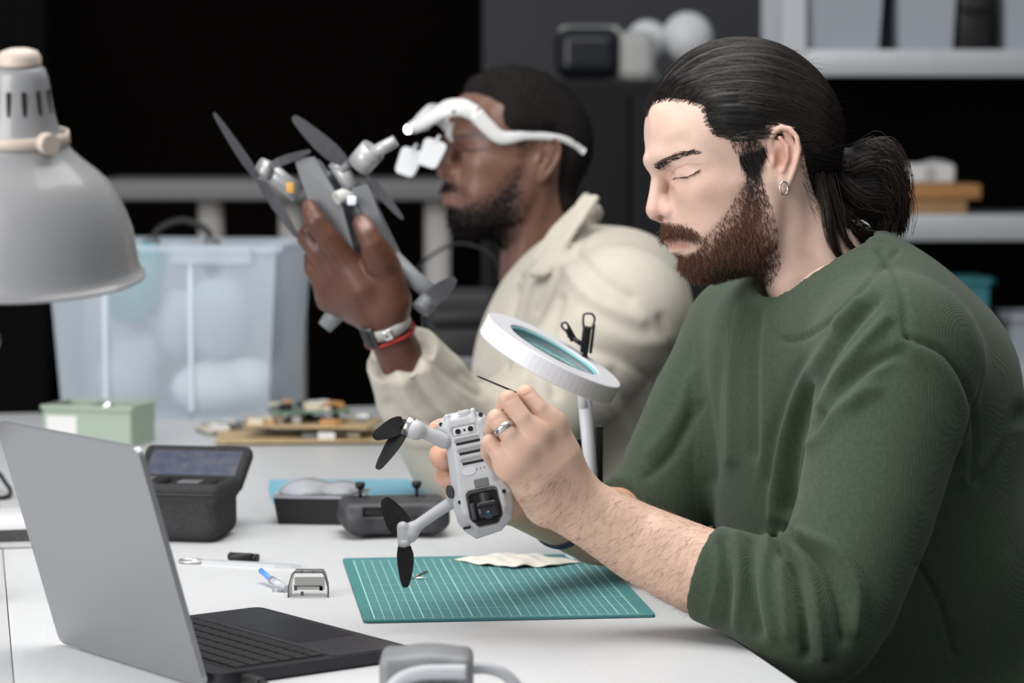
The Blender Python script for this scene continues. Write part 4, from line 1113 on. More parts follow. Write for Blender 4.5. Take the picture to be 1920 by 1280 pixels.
# jacket
j2 = Vol((W(680, 800, 3.7)[0] - 0.03, 3.48, 0.46), (W(1330, 700, 4.1)[0] + 0.05, 4.55, 1.17), 0.0048)
j2.ell(W(1072, 690, 4.06), (0.135, 0.19, 0.175), R=TR2)
j2.ell(W(1090, 840, 4.06), (0.155, 0.205, 0.25), R=TR2, k=0.05)
j2.ell(W(1120, 1010, 4.06), (0.165, 0.20, 0.12), R=TR2, k=0.05)
j2.chain([(L2, 0.080), (W(1095, 525, 4.02), 0.078), (W(1050, 560, 4.14), 0.072), (R2, 0.074)], k=0.05)
j2.ell(W(1185, 600, 4.04), (0.09, 0.15, 0.13), k=0.05)
j2.chain([(L2, 0.088), (W(1090, 690, 3.815), 0.082), (W(985, 790, 3.785), 0.076), (E2, 0.070)], k=0.03)
j2.chain([(E2, 0.072), (W(835, 800, 3.73), 0.070), (W(795, 735, 3.69), 0.066), (W(758, 672, 3.645), 0.052)], k=0.025)
j2.chain([(R2, 0.078), (W(965, 740, 4.32), 0.07), (W(890, 850, 4.25), 0.06)], k=0.03)
# collar: stand around the neck and a flat lapel folded over it
j2.chain([S(1110, 400, 4.12, 22), S(1090, 404, 4.02, 24), S(1050, 440, 3.97, 22), S(1012, 490, 3.955, 18), S(984, 530, 3.97, 14)], k=0.012)
def lapel(a, b, out, half_w, th):
    A, B, O = W(*a), W(*b), W(*out); l = B - A; L = np.linalg.norm(l); l /= L
    w = O - (A + B) / 2; w -= l * w.dot(l); w /= np.linalg.norm(w); n = np.cross(l, w)
    j2.box((A + B) / 2 + w * half_w * 0.9, (L / 2, half_w, th), R=np.stack([l, w, n], 1), rnd=th * 0.8, k=0.004)
lapel((1094, 366, 3.985), (990, 520, 3.925), (1090, 480, 3.872), 0.021, 0.0055)
lapel((1098, 362, 4.14), (1092, 366, 4.0), (1120, 410, 4.05), 0.018, 0.0055)
# neck opening, cuff end
NB = HEAD2.world(hp(1500, 430)); NT = HEAD2.world(hp(1570, 590))
j2.chain([(NT, 0.060), (NB, 0.062), (HEAD2.world(hp(1440, 330)), 0.075)], k=0.004, sub=True)
cc = W(758, 672, 3.645); cdv = cc - W(795, 735, 3.69); cdv /= np.linalg.norm(cdv)
j2.box(cc + cdv * 0.060, (0.050, 0.1, 0.1), R=np.array(frame_from(np.cross(cdv, [0, 1, 0]), cdv)), sub=True)
jV, jF = j2.surface(); jV = smooth_verts(jV, jF, 2, 0.5)
jf = [([(1124, 408), (1090, 452), (1044, 518), (1010, 584)], 6, -4), ([(1075, 470), (1120, 520), (1180, 560)], 12, -6), ([(1060, 500), (1110, 560), (1200, 600)], 14, 6),
      ([(978, 520), (958, 600), (950, 690)], 6, -6), ([(1010, 540), (990, 640), (985, 720)], 12, 5), ([(1050, 560), (1030, 650), (1040, 740)], 10, -6),
      ([(1090, 600), (1180, 640), (1250, 640)], 16, 5), ([(1100, 650), (1200, 690), (1260, 760)], 12, -6), ([(1060, 700), (1140, 760), (1200, 850)], 14, 5),
      ([(1240, 600), (1262, 680), (1255, 790)], 10, -6), ([(1150, 700), (1190, 790), (1180, 880)], 12, -5),
      ([(715, 690), (730, 740), (770, 800)], 8, -7), ([(740, 680), (765, 740), (810, 800)], 8, 6), ([(762, 672), (790, 730), (840, 790)], 8, -7), ([(785, 665), (820, 720), (870, 770)], 8, 5),
      ([(800, 660), (845, 705), (900, 740)], 8, -6), ([(725, 760), (760, 790), (830, 800)], 9, -6), ([(735, 810), (790, 830), (860, 820)], 10, 5), ([(870, 700), (930, 740), (960, 800)], 10, -6),
      ([(700, 668), (748, 690), (805, 655)], 6, -6), ([(700, 652), (745, 672), (800, 640)], 6, 4)]
jV = creases(jV, jF, jf, smooth=2, gain=1.0)
wobj('jacket', jV, jF, mat('cream_canvas', (0.53, 0.495, 0.425), 0.85, spec=0.2, noise=(60, (0.49, 0.45, 0.375), 0.5), bump=(700, 0.15)), man2)
# trousers and shoes
p2v = Vol((-0.34, 3.55, -0.02), (0.55, 4.50, 0.64), 0.012)
hx, hy = ctr2[0] + 0.03, 4.06
p2v.ell((hx, hy, 0.55), (0.15, 0.18, 0.10), R=TR2)
for sx, sy in ((-0.03, -0.1), (0.03, 0.1)):
    kn = np.array([hx - 0.40 + sx, hy + sy * 1.6, 0.50]); an = kn + np.array([0.03, 0, -0.42])
    p2v.chain([((hx + sx, hy + sy, 0.54), 0.09), (kn, 0.064)], k=0.03); p2v.chain([(kn, 0.064), (an, 0.05)], k=0.02)
    sh = Vol(an + np.array([-0.24, -0.07, -0.09]), an + np.array([0.09, 0.07, 0.06]), 0.008)
    sh.chain([(an + np.array([0.02, 0, -0.035]), 0.045), (an + np.array([-0.16, 0, -0.046]), 0.034)], k=0.02); sh.chain([(an, 0.042), (an + np.array([0, 0, -0.03]), 0.045)], k=0.02)
    sV_, sF_ = sh.surface(); wobj('shoe', sV_, sF_, MATS['black_leather'], man2)
pV, pF = p2v.surface(); wobj('trousers', pV, pF, mat('navy_chino', (0.02, 0.024, 0.035), 0.8), man2)
# smart watch on the wrist
wa = W(722, 606, 3.612); wdir = W(722, 596, 3.61) - W(745, 652, 3.632); wdir /= np.linalg.norm(wdir)
Rw = np.array(frame_from(wdir, (-0.5, -0.6, -0.2)))
watch = empty('wrist_watch', tuple(wa)); tag(watch, 'dark oval wrist watch with a pale strap on the wrist of the man in cream', 'watch')
MB().lathe([(0.0305, -0.008), (0.0335, -0.0075), (0.0340, 0), (0.0335, 0.0075), (0.0305, 0.008), (0.0305, -0.008)], (0, 0, 0), Rw, 40).build('strap', mat('pale_grey_strap', (0.42, 0.41, 0.39), 0.4), watch)
cs_ = Rw @ np.array([0.0345, 0, 0])
MB().box(cs_, (0.008, 0.020, 0.032), Rw, bevel=0.004, seg=3).build('case', mat('watch_case', (0.10, 0.10, 0.105), 0.3, 0.6), watch)
MB().box(Rw @ np.array([0.0390, 0, 0]), (0.0012, 0.015, 0.026), Rw, bevel=0.0005).build('screen', mat('black_glass', (0.006, 0.006, 0.008), 0.08), watch)
MB().box(Rw @ np.array([0.0240, 0.0240, 0.0]), (0.006, 0.012, 0.015), Rw @ np.array([[0.707, -0.707, 0], [0.707, 0.707, 0], [0, 0, 1]]), bevel=0.002).build('lug', mat('polished_silver', (0.82, 0.81, 0.80), 0.15, 1.0), watch)
bc = wa - wdir * 0.016
MB().tube([bc + Rw @ np.array([0.0335 * math.cos(a), 0.0335 * math.sin(a), 0.003 * math.sin(2 * a)]) for a in np.linspace(0, 2 * math.pi, 30)[:-1]], 0.0022, 8, closed=True).build('bracelet', mat('red_cord', (0.35, 0.02, 0.02), 0.7), man2, world=True)['label'] = 'thin red cord bracelet'
# magnifier glasses
gl = empty('magnifier_glasses', tuple(HEAD2.world(h2(800, 245, 0))))
tag(gl, 'white head-worn magnifier glasses with a lit lamp, worn by the man in cream', 'glasses')
M_WP = mat('white_gloss_plastic', (0.62, 0.62, 0.62), 0.3)
def arm_path(s): return [h2(u, v, s * y) if s < 0 else mirror(h2(u, v, -abs(y))) for u, v, y in
    [(1094, 288, 124), (1066, 270, 133), (1035, 263, 137), (985, 261, 136), (942, 266, 131), (915, 246, 124), (893, 222, 116), (868, 211, 102), (840, 213, 76), (812, 227, 44), (792, 238, 18), (784, 241, 0)]]
rr = [9, 9, 9.5, 12, 18, 20, 21, 24, 27, 25, 22, 20]
def flat_bar(pts, hs, ts):
    """bar with upright section: half heights hs, half thickness ts"""
    P = np.array(spline(pts, 5)); h_ = np.interp(np.linspace(0, 1, len(P)), np.linspace(0, 1, len(hs)), hs); t_ = np.interp(np.linspace(0, 1, len(P)), np.linspace(0, 1, len(ts)), ts)
    tg = np.gradient(P, axis=0); tg /= np.linalg.norm(tg, axis=1, keepdims=True); up = np.array([0.28, 0, 0.96]); up = up - tg * (tg @ up)[:, None]; up /= np.linalg.norm(up, axis=1, keepdims=True); sd = np.cross(tg, up)
    n = 12; an = np.arange(n) / n * 2 * math.pi
    V = (P[:, None] + np.cos(an)[None, :, None] * h_[:, None, None] * up[:, None] + np.sin(an)[None, :, None] * t_[:, None, None] * sd[:, None]).reshape(-1, 3)
    F = [(i * n + k, i * n + (k + 1) % n, (i + 1) * n + (k + 1) % n, (i + 1) * n + k) for i in range(len(P) - 1) for k in range(n)] + [tuple(range(n)), tuple(range(len(V) - n, len(V)))]
    return V, F
for s in (-1, 1):
    V, F = flat_bar(arm_path(s)[:7], rr[:7], [5, 5, 5.5, 6, 7, 9, 11])
    wobj('temple_arm', HEAD2.world(V), F, M_WP, gl)
    V, F = flat_bar(arm_path(s)[6:], rr[6:], [11, 12, 14, 15, 15, 15])
    wobj('brow_frame', HEAD2.world(V), F, M_WP, gl)
nose = MB(); nose.tube([h2(846, 236, -30), h2(844, 258, -24), h2(850, 268, -20)], [12, 9, 6], 10)
wobj('nose_pad', HEAD2.world(np.array(nose.v)), nose.f, M_WP, gl)
V, F = flat_bar([h2(800, 234, 0), h2(782, 241, 0), h2(768, 248, 0)], [20, 17, 12], [26, 22, 15]); wobj('lamp_housing', HEAD2.world(V), F, M_WP, gl)
lampv = Vol((-60, -60, -60), (60, 60, 60), 3.0); lampv.ell((0, 0, 0), (8, 15, 11)); V, F = lampv.surface()
wobj('lamp_lens', HEAD2.world(V + h2(768, 247, 0)), F, mat('led_lens', (1, 1, 1), 0.2, emit=(0.85, 0.9, 1.0), emit_strength=22), gl)
M_LENS = mat('glare_lens', (0.66, 0.67, 0.69), 0.3, trans=0.2, ior=1.4)  # whitish base colour stands in for reflections on the lenses
for (u, v, y, w, hh) in ((812, 294, -46, 24, 36), (768, 306, 46, 24, 36)):
    bl = MB(); c0 = h2(u, v, y)
    Rl = rotY(math.radians(-6)) @ np.array([[math.cos(0.95), -math.sin(0.95), 0], [math.sin(0.95), math.cos(0.95), 0], [0, 0, 1]])
    ol_ = [(cx_ + 13 * math.cos(math.radians(a0 + k * 22.5)), cy_ + 13 * math.sin(math.radians(a0 + k * 22.5))) for cx_, cy_, a0 in ((w - 6, hh - 13, 0), (-w + 6, hh - 13, 90), (-w + 10, -hh + 13, 180), (w - 10, -hh + 13, 270)) for k in range(5)]
    bl.prism(ol_, -3, 3, c0, Matrix(Rl) @ Matrix(((0, 0, 1), (1, 0, 0), (0, 1, 0))))
    bl.tube([c0 + np.array([0, -np.sign(y) * 0, hh * 0.8]), c0 + np.array([8, 0, hh + 14])], 5, 8)
    wobj('lens', HEAD2.world(np.array(bl.v)), bl.f, M_LENS, gl)
MB().tube([HEAD2.world(h2(856, 219, -97)), HEAD2.world(h2(853, 219, -106))], 0.0026, 10).build('screw', mat('dark_metal', (0.03, 0.03, 0.032), 0.4, 0.8), gl, world=True)
# ---------------------------------------------------------------- cutting mat
ml, mn, mr = T(634, 1051), T(682.5, 1169), T(1230, 1157.5)
mx_ = (mr - mn)[:2]; mw = 0.30; mang = math.atan2(mx_[1], mx_[0])
matn = empty('cutting_mat', (mn[0], mn[1], TZ), (0, 0, mang)); tag(matn, 'green self-healing cutting mat with a white centimetre grid', 'mat')
MW, MD, MT = float(np.linalg.norm(mx_)), float(np.linalg.norm((ml - mn)[:2])), 0.003
UNIT = MW / 29.85
ol = []
for cx_, cy_, a0 in ((MW - 0.006, 0.006, -90), (MW - 0.006, MD - 0.006, 0), (0.006, MD - 0.006, 90), (0.006, 0.006, 180)):
    ol += [(cx_ + 0.006 * math.cos(math.radians(a0 + k * 30)), cy_ + 0.006 * math.sin(math.radians(a0 + k * 30))) for k in range(4)]
M_MAT = mat('mat_green', (0.070, 0.215, 0.215), 0.6, spec=0.12, noise=(40, (0.080, 0.235, 0.235), 0.5))
MB().prism(ol, 0.0008, MT).build('mat_surface', M_MAT, matn)
MB().prism(ol, 0.0, 0.0008).build('mat_core', mat('mat_dark_core', (0.02, 0.03, 0.05), 0.7), matn)
gl_ = MB(); z_ = MT + 0.00006
gx0, gy0 = UNIT * 1.15, UNIT * 1.15; gx1 = gx0 + 27 * UNIT; ny = int((MD - 2 * gy0) / UNIT); gy1 = gy0 + ny * UNIT
for i in range(28):
    w = 0.00034 if i % 5 and i != 27 else 0.00060
    x = gx0 + i * UNIT; gl_.mesh([(x - w, gy0, z_), (x + w, gy0, z_), (x + w, gy1, z_), (x - w, gy1, z_)], [(0, 1, 2, 3)], False)
for j in range(ny + 1):
    w = 0.00026 if j % 5 and j != ny else 0.00050
    y = gy0 + j * UNIT; gl_.mesh([(gx0, y - w, z_), (gx1, y - w, z_), (gx1, y + w, z_), (gx0, y + w, z_)], [(0, 1, 2, 3)], False)
for j in range(ny * 5 + 1):
    y = gy0 + j * UNIT / 5; gl_.mesh([(gx1, y - .00012, z_), (gx1 + UNIT * (0.5 if j % 5 == 0 else 0.28), y - .00012, z_), (gx1 + UNIT * (0.5 if j % 5 == 0 else 0.28), y + .00012, z_), (gx1, y + .00012, z_)], [(0, 1, 2, 3)], False)
gl_.build('grid_lines', mat('mat_print', (0.42, 0.70, 0.70), 0.5), matn)
num = MB(); dg = bpy.context.evaluated_depsgraph_get
for i in range(28):
    cu = bpy.data.curves.new('n', 'FONT'); cu.body = str(i); cu.size = 0.0055; cu.align_x = 'CENTER'; cu.resolution_u = 1
    ob = bpy.data.objects.new('n', cu); COL.objects.link(ob); me_ = ob.to_mesh()
    num.mesh([(v.co.x + gx0 + i * UNIT, v.co.y + gy0 - 0.0062, z_) for v in me_.vertices], [tuple(p.vertices) for p in me_.polygons], False)
    ob.to_mesh_clear(); bpy.data.objects.remove(ob); bpy.data.curves.remove(cu)
num.build('scale_numbers', MATS['mat_print'], matn)

# ---------------------------------------------------------------- small parts on the mat
def rod(name, a, b, r, m_, label, cat):
    t = empty(name, tuple(a)); tag(t, label, cat)
    d = np.asarray(b) - np.asarray(a); L = np.linalg.norm(d); u = d / L
    MB().tube([(0, 0, 0), d], r, 12).build('shank', m_, t)
    MB().tube([d, d + u * 0.0012], r * 1.15, 12).tube([-u * 0.0012, (0, 0, 0)], r * 0.8, 12).build('tip', m_, t)
    return t
r_ = 0.0011
up = lambda p, dz: np.array([p[0], p[1], TZ + MT + dz])
rod('steel_pin', up(T(771, 1089.5), r_ * 1.15), up(T(797, 1091), r_ * 1.15), r_, mat('bright_steel', (0.80, 0.80, 0.78), 0.2, 1.0), 'shiny steel pin lying flat on the cutting mat', 'pin')
rod('steel_pin', up(T(779, 1087), r_ * 1.15), up(T(800, 1078), r_ * 1.15), r_, mat('dull_steel', (0.35, 0.33, 0.28), 0.35, 1.0), 'dull pin lying at an angle behind the shiny pin on the mat', 'pin')
# wiping cloth
cl0, cl1 = T(853, 1056), T(1088, 1060)
nx_, ny_ = 46, 14; vs = []
for j in range(ny_):
    for i in range(nx_):
        a, b = i / (nx_ - 1), j / (ny_ - 1)
        half = (0.5 * math.sin(math.pi * min(1, a * 1.02)) ** 0.8) * 0.075
        c = cl0[:2] * (1 - a) + cl1[:2] * a
        y = c[1] + (b - 0.5) * 2 * half * (1.3 if b < 0.5 else 0.9) + 0.004 * math.sin(a * 23) * (abs(b - 0.5) * 2)
        h = 0.0015 + 0.0045 * max(0, math.sin(math.pi * b)) * math.sin(math.pi * a) + 0.0022 * (1 + math.sin(a * 31 + b * 5) * math.sin(b * 9 + a * 7)) * math.sin(math.pi * a)
        vs.append((c[0] + 0.002 * math.sin(b * 12 + a * 9), y, TZ + MT + h))
fs = [(j * nx_ + i, j * nx_ + i + 1, (j + 1) * nx_ + i + 1, (j + 1) * nx_ + i) for j in range(ny_ - 1) for i in range(nx_ - 1)]
cl = MB().mesh(vs, fs).build('wiping_cloth', mat('cream_cloth', (0.74, 0.70, 0.62), 0.85, bump=(900, 0.3)), world=True)
sm = cl.modifiers.new('solid', 'SOLIDIFY'); sm.thickness = 0.0008; sm.offset = 1
tag(cl, 'crumpled cream wiping cloth on the cutting mat behind the pins', 'cloth')

# ---------------------------------------------------------------- laptop
LA, LB = T(131, 1206)[:2], T(402, 1291)[:2]
lh = (LB - LA) / np.linalg.norm(LB - LA); lp = np.array([-lh[1], lh[0]]);
LWID, LDEP = 0.272, 0.218
# local x along hinge (towards the camera), local y away from the hinge over the keyboard
lang = math.atan2(lh[1], lh[0])
lap = empty('laptop', (LA[0], LA[1], TZ), (0, 0, lang)); tag(lap, 'open grey laptop seen from behind its lid', 'laptop')
M_LID = mat('space_grey_metal', (0.30, 0.305, 0.32), 0.38, 0.65, spec=0.5)
M_DECK = mat('dark_deck', (0.030, 0.030, 0.036), 0.42, 0.3)
M_KEY = mat('black_key', (0.010, 0.010, 0.012), 0.5)
def rrect(w, l, r, n=5):
    o = []
    for cx_, cy_, a0 in ((w - r, r, -90), (w - r, l - r, 0), (r, l - r, 90), (r, r, 180)):
        o += [(cx_ + r * math.cos(math.radians(a0 + k * 90 / n)), cy_ + r * math.sin(math.radians(a0 + k * 90 / n))) for k in range(n + 1)]
    return o
MB().prism(rrect(LWID, LDEP, 0.010), 0.002, 0.013, (0, 0, 0)).build('base', M_DECK, lap)
for x_, y_ in ((0.03, 0.03), (LWID - 0.03, 0.03), (0.03, LDEP - 0.03), (LWID - 0.03, LDEP - 0.03)):
    MB().lathe([(0.001, 0), (0.008, 0), (0.008, 0.002), (0.001, 0.002)], (x_, y_, 0), n=12).build('foot', mat('black_rubber', (0.012, 0.012, 0.012), 0.7), lap)
MB().prism(rrect(LWID - 0.008, 0.078, 0.004), 0.0130, 0.0136, (0.004, LDEP - 0.084, 0)).build('palm_rest', mat('palm_rest', (0.050, 0.050, 0.058), 0.32, 0.3), lap)
MB().box((LWID / 2, LDEP - 0.0865, 0.0137), (LWID - 0.010, 0.0014, 0.0014)).build('deck_edge', mat('deck_edge', (0.16, 0.16, 0.17), 0.3, 0.6), lap)
MB().prism(rrect(0.110, 0.066, 0.004), 0.0136, 0.0139, (LWID / 2 - 0.055, LDEP - 0.076, 0)).build('trackpad', mat('trackpad_glass', (0.036, 0.036, 0.042), 0.22), lap)
kb = MB().prism(rrect(LWID - 0.020, 0.105, 0.003), 0.0130, 0.0133, (0.010, 0.024, 0)).build('keyboard_tray', MATS['black_abs'], lap)
kw, kd = (LWID - 0.026) / 14.5, 0.0170
keymesh = {}
def key(x, y, w, d):
    kk = (round(w, 5), round(d, 5))
    if kk not in keymesh:
        b_ = MB().box((0, 0, 0.0008), (w - 0.0026, d - 0.0026, 0.0016), bevel=0.0005, seg=1); o_ = b_.build('key', M_KEY, kb); keymesh[kk] = o_.data; o_.location = (x, y, 0.0133)
    else: link('key', keymesh[kk], None, kb, loc=(x, y, 0.0133))
for r in range(6):
    yk = 0.024 + 0.004 + kd * (r + 0.5) * (0.99)
    if r == 5:
        ws = [1, 1, 1, 1.25, 5, 1.25, 1, 1, 1, 1]
    else: ws = {0: [1] * 14, 1: [1] * 13 + [1.5], 2: [1.5] + [1] * 13, 3: [1.75] + [1] * 11 + [1.75], 4: [2.25] + [1] * 10 + [2.25]}[r]
    tot = sum(ws); x_ = LWID - 0.013; sc_ = (LWID - 0.026) / tot
    for w in ws: key(x_ - w * sc_ / 2, yk, w * sc_, kd); x_ -= w * sc_
tilt = math.radians(16.6)
lid = MB().prism(rrect(LWID, 0.231, 0.010), -0.0028, 0.0028, (0, 0, 0)).build('lid', M_LID, lap, (0, -0.0085, 0.0030), (math.pi / 2 + tilt, 0, 0))
MB().box((LWID / 2, 0.122, -0.0030), (LWID - 0.012, 0.200, 0.0006)).build('screen', MATS['black_glass'] if 'black_glass' in MATS else mat('black_glass', (0.006, 0.006, 0.008), 0.08), lid)
hg = MB().tube([(0.03, -0.002, 0.0085), (LWID - 0.03, -0.002, 0.0085)], 0.0050, 14).build('hinge', M_DECK, lap)
# charging cable
ca = LA + lh * (LWID + 0.004) + lp * 0.03
cb_ = empty('power_cable', (ca[0], ca[1], TZ)); tag(cb_, 'black power cable plugged into the near side of the laptop', 'cable')
MB().box((lh[0] * 0.014, lh[1] * 0.014, 0.0068), (0.028, 0.012, 0.009), frame_from((0, 0, 1), (lh[0], lh[1], 0)), bevel=0.002).build('plug', MATS['black_abs'], cb_)
pp = [np.array([*(lh * t + lp * o), z]) for t, o, z in ((0.028, 0, 0.0068), (0.05, -0.005, 0.005), (0.10, -0.04, 0.0036), (0.16, -0.10, 0.0036), (0.22, -0.22, 0.0036))]
MB().tube(spline(pp, 6), 0.0034, 10).build('cord', MATS['black_rubber'], cb_)

# ---------------------------------------------------------------- grey goggles case in the foreground
gx = W(800, 1290, 2.32); gxy = gx[:2]
gc = empty('grey_strap_holder', (gxy[0], gxy[1], TZ)); tag(gc, 'blurred grey moulded holder with tubular loops at the lower edge', 'holder')
ph = W(800, 1222, 2.32)[2] - TZ
M_GP = mat('grey_plastic', (0.20, 0.205, 0.215), 0.45); M_LP = mat('light_grey_plastic', (0.42, 0.425, 0.45), 0.35)
v_ = Vol((-0.06, -0.05, -0.003), (0.06, 0.06, ph + 0.02), 0.0025)
v_.box((0, 0.008, ph / 2), (0.039, 0.030, ph / 2), rnd=0.008); v_.ell((0.002, 0.008, ph - 0.004), (0.030, 0.028, 0.009), k=0.006)
v_.box((0.0, -0.03, ph * 0.42), (0.026, 0.018, ph * 0.30), rnd=0.003, sub=True)
V, F = v_.surface(); link('shell', new_mesh('shell', V, F), M_GP, gc, True)
arch = [(-0.034, -0.032, 0.004), (-0.033, -0.033, ph * 0.45), (-0.024, -0.034, ph * 0.72), (-0.006, -0.034, ph * 0.84), (0.018, -0.034, ph * 0.86), (0.034, -0.034, ph * 0.86)]
MB().tube(spline(arch, 6), 0.0065, 12).build('front_loop', M_LP, gc)
loop = [(0.036, 0.0, ph * 0.80), (0.052, 0.0, ph * 0.80), (0.068, 0.0, ph * 0.70), (0.080, 0.0, ph * 0.45), (0.084, 0.0, 0.0055)]
MB().tube(spline(loop, 6), 0.0050, 12).build('side_loop', M_LP, gc)
for k in range(4): MB().box((-0.018 + 0.011 * k, -0.013, ph * 0.40), (0.004, 0.004, ph * 0.5), bevel=0.001).build('rib', mat('dark_grey_plastic', (0.06, 0.062, 0.066), 0.5), gc)

# ---------------------------------------------------------------- hand tools by the mat
def flat(u, v): p = T(u, v); return np.array([p[0], p[1], TZ])
ta, tb = flat(338, 1054), flat(566, 1066)
sp = empty('opening_tool', tuple(ta)); tag(sp, 'thin steel opening tool with a loop end lying by the black cap', 'tool')
d = tb - ta; L = np.linalg.norm(d); R_ = np.array(frame_from((0, 0, 1), d))
lc = lambda x, y, z: R_ @ np.array([x, y, z])
MB().tube([lc(0.014 + 0.014 * math.cos(a), 0.010 * math.sin(a), 0.0022) for a in np.linspace(0, 2 * math.pi, 24)[:-1]], 0.0020, 8, closed=True).build('loop', mat('brushed_tool_steel', (0.55, 0.55, 0.55), 0.35, 0.8), sp)
b_ = MB(); ol = [(0.026, -0.004), (0.06, -0.0065), (L * 0.8, -0.0075), (L * 0.92, -0.004), (L, 0.001), (L * 0.9, 0.0055), (0.06, 0.0055), (0.026, 0.003)]
b_.prism(ol, 0.0, 0.0045, R=Matrix(R_)); b_.build('blade', mat('pale_tool_plastic', (0.55, 0.56, 0.58), 0.4, 0.2), sp)
ka, kb_ = flat(429, 1051), flat(484, 1054)
cp_ = empty('pen_cap', tuple(ka)); tag(cp_, 'short black plastic cap lying behind the steel opening tool', 'cap')
d = kb_ - ka; u_ = d / np.linalg.norm(d)
MB().tube([np.array([0, 0, 0.0052]), d * 0.05 + [0, 0, 0.0052], d * 0.8 + [0, 0, 0.0052]], [0.0040, 0.0052, 0.0052], 16).build('barrel', MATS['black_abs'], cp_)
MB().tube([d * 0.8 + [0, 0, 0.0052], d * 1.0 + [0, 0, 0.0052]], 0.0048, 16).build('collar', mat('dark_metal', (0.03, 0.03, 0.032), 0.4, 0.8), cp_)
ba, bb = flat(489, 1092), flat(540, 1112)
br = empty('cleaning_brush', tuple(ba)); tag(br, 'small clear brush with a blue end beside the smoked cover', 'brush')
d = bb - ba
MB().tube([np.array([0, 0, 0.0135]), d * 0.42 + [0, 0, 0.0075]], 0.0030, 10).build('blue_end', mat('bright_blue_plastic', (0.10, 0.30, 0.72), 0.35), br)
MB().tube([d * 0.40 + [0, 0, 0.0078], d * 0.95 + [0, 0, 0.0042]], [0.0044, 0.0040], 12).build('clear_sleeve', mat('clear_plastic', (0.9, 0.92, 0.98), 0.12, trans=0.7, ior=1.3), br)
MB().box(d * 0.72 + [0, -0.004, 0.0022], (0.012, 0.018, 0.0044), R_, bevel=0.001).build('clip', MATS['clear_plastic'], br)
# smoked gimbal cover
gca, gcb = flat(541, 1119), flat(615, 1121)
gcv = empty('gimbal_cover', tuple((gca + gcb) / 2)); tag(gcv, 'smoked transparent plastic drone camera cover standing beside the mat', 'cover')
M_SM = mat('smoked_plastic', (0.36, 0.37, 0.34), 0.10, trans=0.85, ior=1.08, alpha=0.80); M_EDGE = mat('smoked_edge', (0.055, 0.058, 0.052), 0.25)
hw = np.linalg.norm(gcb - gca) / 2; ht = 0.0275; dp = 0.024
sec = [(-hw, 0.0), (-hw * 0.98, 0.012), (-hw * 0.82, ht - 0.003), (-hw * 0.72, ht), (hw * 0.72, ht), (hw * 0.82, ht - 0.003), (hw * 0.98, 0.012), (hw, 0.0)]
b_ = MB(); ins = [(x * 0.955, z * 0.955 if z > 0 else z) for x, z in sec]
vs = [(x, 0, z) for x, z in sec] + [(x * 0.94, dp, z * 0.97) for x, z in sec] + [(x, 0, z) for x, z in ins] + [(x * 0.94, dp, z * 0.97) for x, z in ins]
n = len(sec); fs = []
for i in range(n - 1):
    fs += [(i, i + 1, n + i + 1, n + i), (2 * n + i, 3 * n + i, 3 * n + i + 1, 2 * n + i + 1), (i, 2 * n + i, 2 * n + i + 1, i + 1), (n + i, n + i + 1, 3 * n + i + 1, 3 * n + i)]
fs += [(0, n, 3 * n, 2 * n), (n - 1, 3 * n - 1, 4 * n - 1, 2 * n - 1)]
b_.mesh(vs, fs, False).build('shell', M_SM, gcv)
MB().tube([(x, 0, z) for x, z in sec], 0.0006, 6).build('edge_rim', M_EDGE, gcv); MB().tube([(x * 0.94, dp, z * 0.97) for x, z in sec], 0.0006, 6).build('edge_rim', M_EDGE, gcv)
MB().box((0, dp - 0.001, ht * 0.42), (hw * 1.5, 0.0012, ht * 0.5)).build('back_wall', M_SM, gcv)
MB().tube([(-hw * 0.72, -0.0004, ht * 0.46), (hw * 0.66, -0.0004, ht * 0.46)], 0.0007, 6).build('cross_bar', M_EDGE, gcv)
for x_ in (-hw * 0.32, hw * 0.25): MB().box((x_, 0.006, ht - 0.0004), (0.0012, 0.010, 0.0012)).build('rib', M_EDGE, gcv)
for x_ in (-hw * 0.62, hw * 0.62, -hw * 0.30, hw * 0.66): MB().box((x_, -0.0006 if abs(x_) < hw * .4 else 0.0, ht * (0.36 if abs(x_) > hw * .4 else 0.16)), (0.0032, 0.0014, 0.0044)).build('tab', M_EDGE, gcv)

# ---------------------------------------------------------------- blue sheet, blister tray, controller
bl = [T(503, 922), T(512, 944), T(800, 945), T(815, 934), T(765, 902), T(505, 903)]
z_ = TZ
bsx = empty('blue_sheet', tuple(np.mean(bl, 0))); tag(bsx, 'light blue plastic sheet lying behind the blister tray and controller', 'sheet')
c0 = np.mean(bl, 0)
MB().prism([(p[0] - c0[0], p[1] - c0[1]) for p in bl], 0.0, 0.003).build('sheet', mat('sky_blue_plastic', (0.20, 0.46, 0.60), 0.5), bsx)
MB().prism([((p[0] - c0[0]) * 0.9, (p[1] - c0[1]) * 0.84) for p in bl], 0.003, 0.0034).build('liner', mat('sky_blue_liner', (0.24, 0.50, 0.64), 0.45), bsx)
tc_ = T(598, 985); try_ = empty('blister_tray', (tc_[0], tc_[1] + 0.045, TZ), (0, 0, math.radians(-6))); tag(try_, 'black plastic tray with a clear domed blister lid on the table', 'tray')
w_, h_, dd_ = 0.108, 0.034, 0.085
b_ = MB(); b_.mesh([(-w_ / 2 * .90, -dd_ / 2 * .9, 0), (w_ / 2 * .90, -dd_ / 2 * .9, 0), (w_ / 2 * .90, dd_ / 2 * .9, 0), (-w_ / 2 * .90, dd_ / 2 * .9, 0), (-w_ / 2, -dd_ / 2, h_), (w_ / 2, -dd_ / 2, h_), (w_ / 2, dd_ / 2, h_), (-w_ / 2, dd_ / 2, h_)],
    [(3, 2, 1, 0), (4, 5, 6, 7), (0, 1, 5, 4), (1, 2, 6, 5), (2, 3, 7, 6), (3, 0, 4, 7)], False)
b_.build('tray_body', MATS['black_abs'], try_)
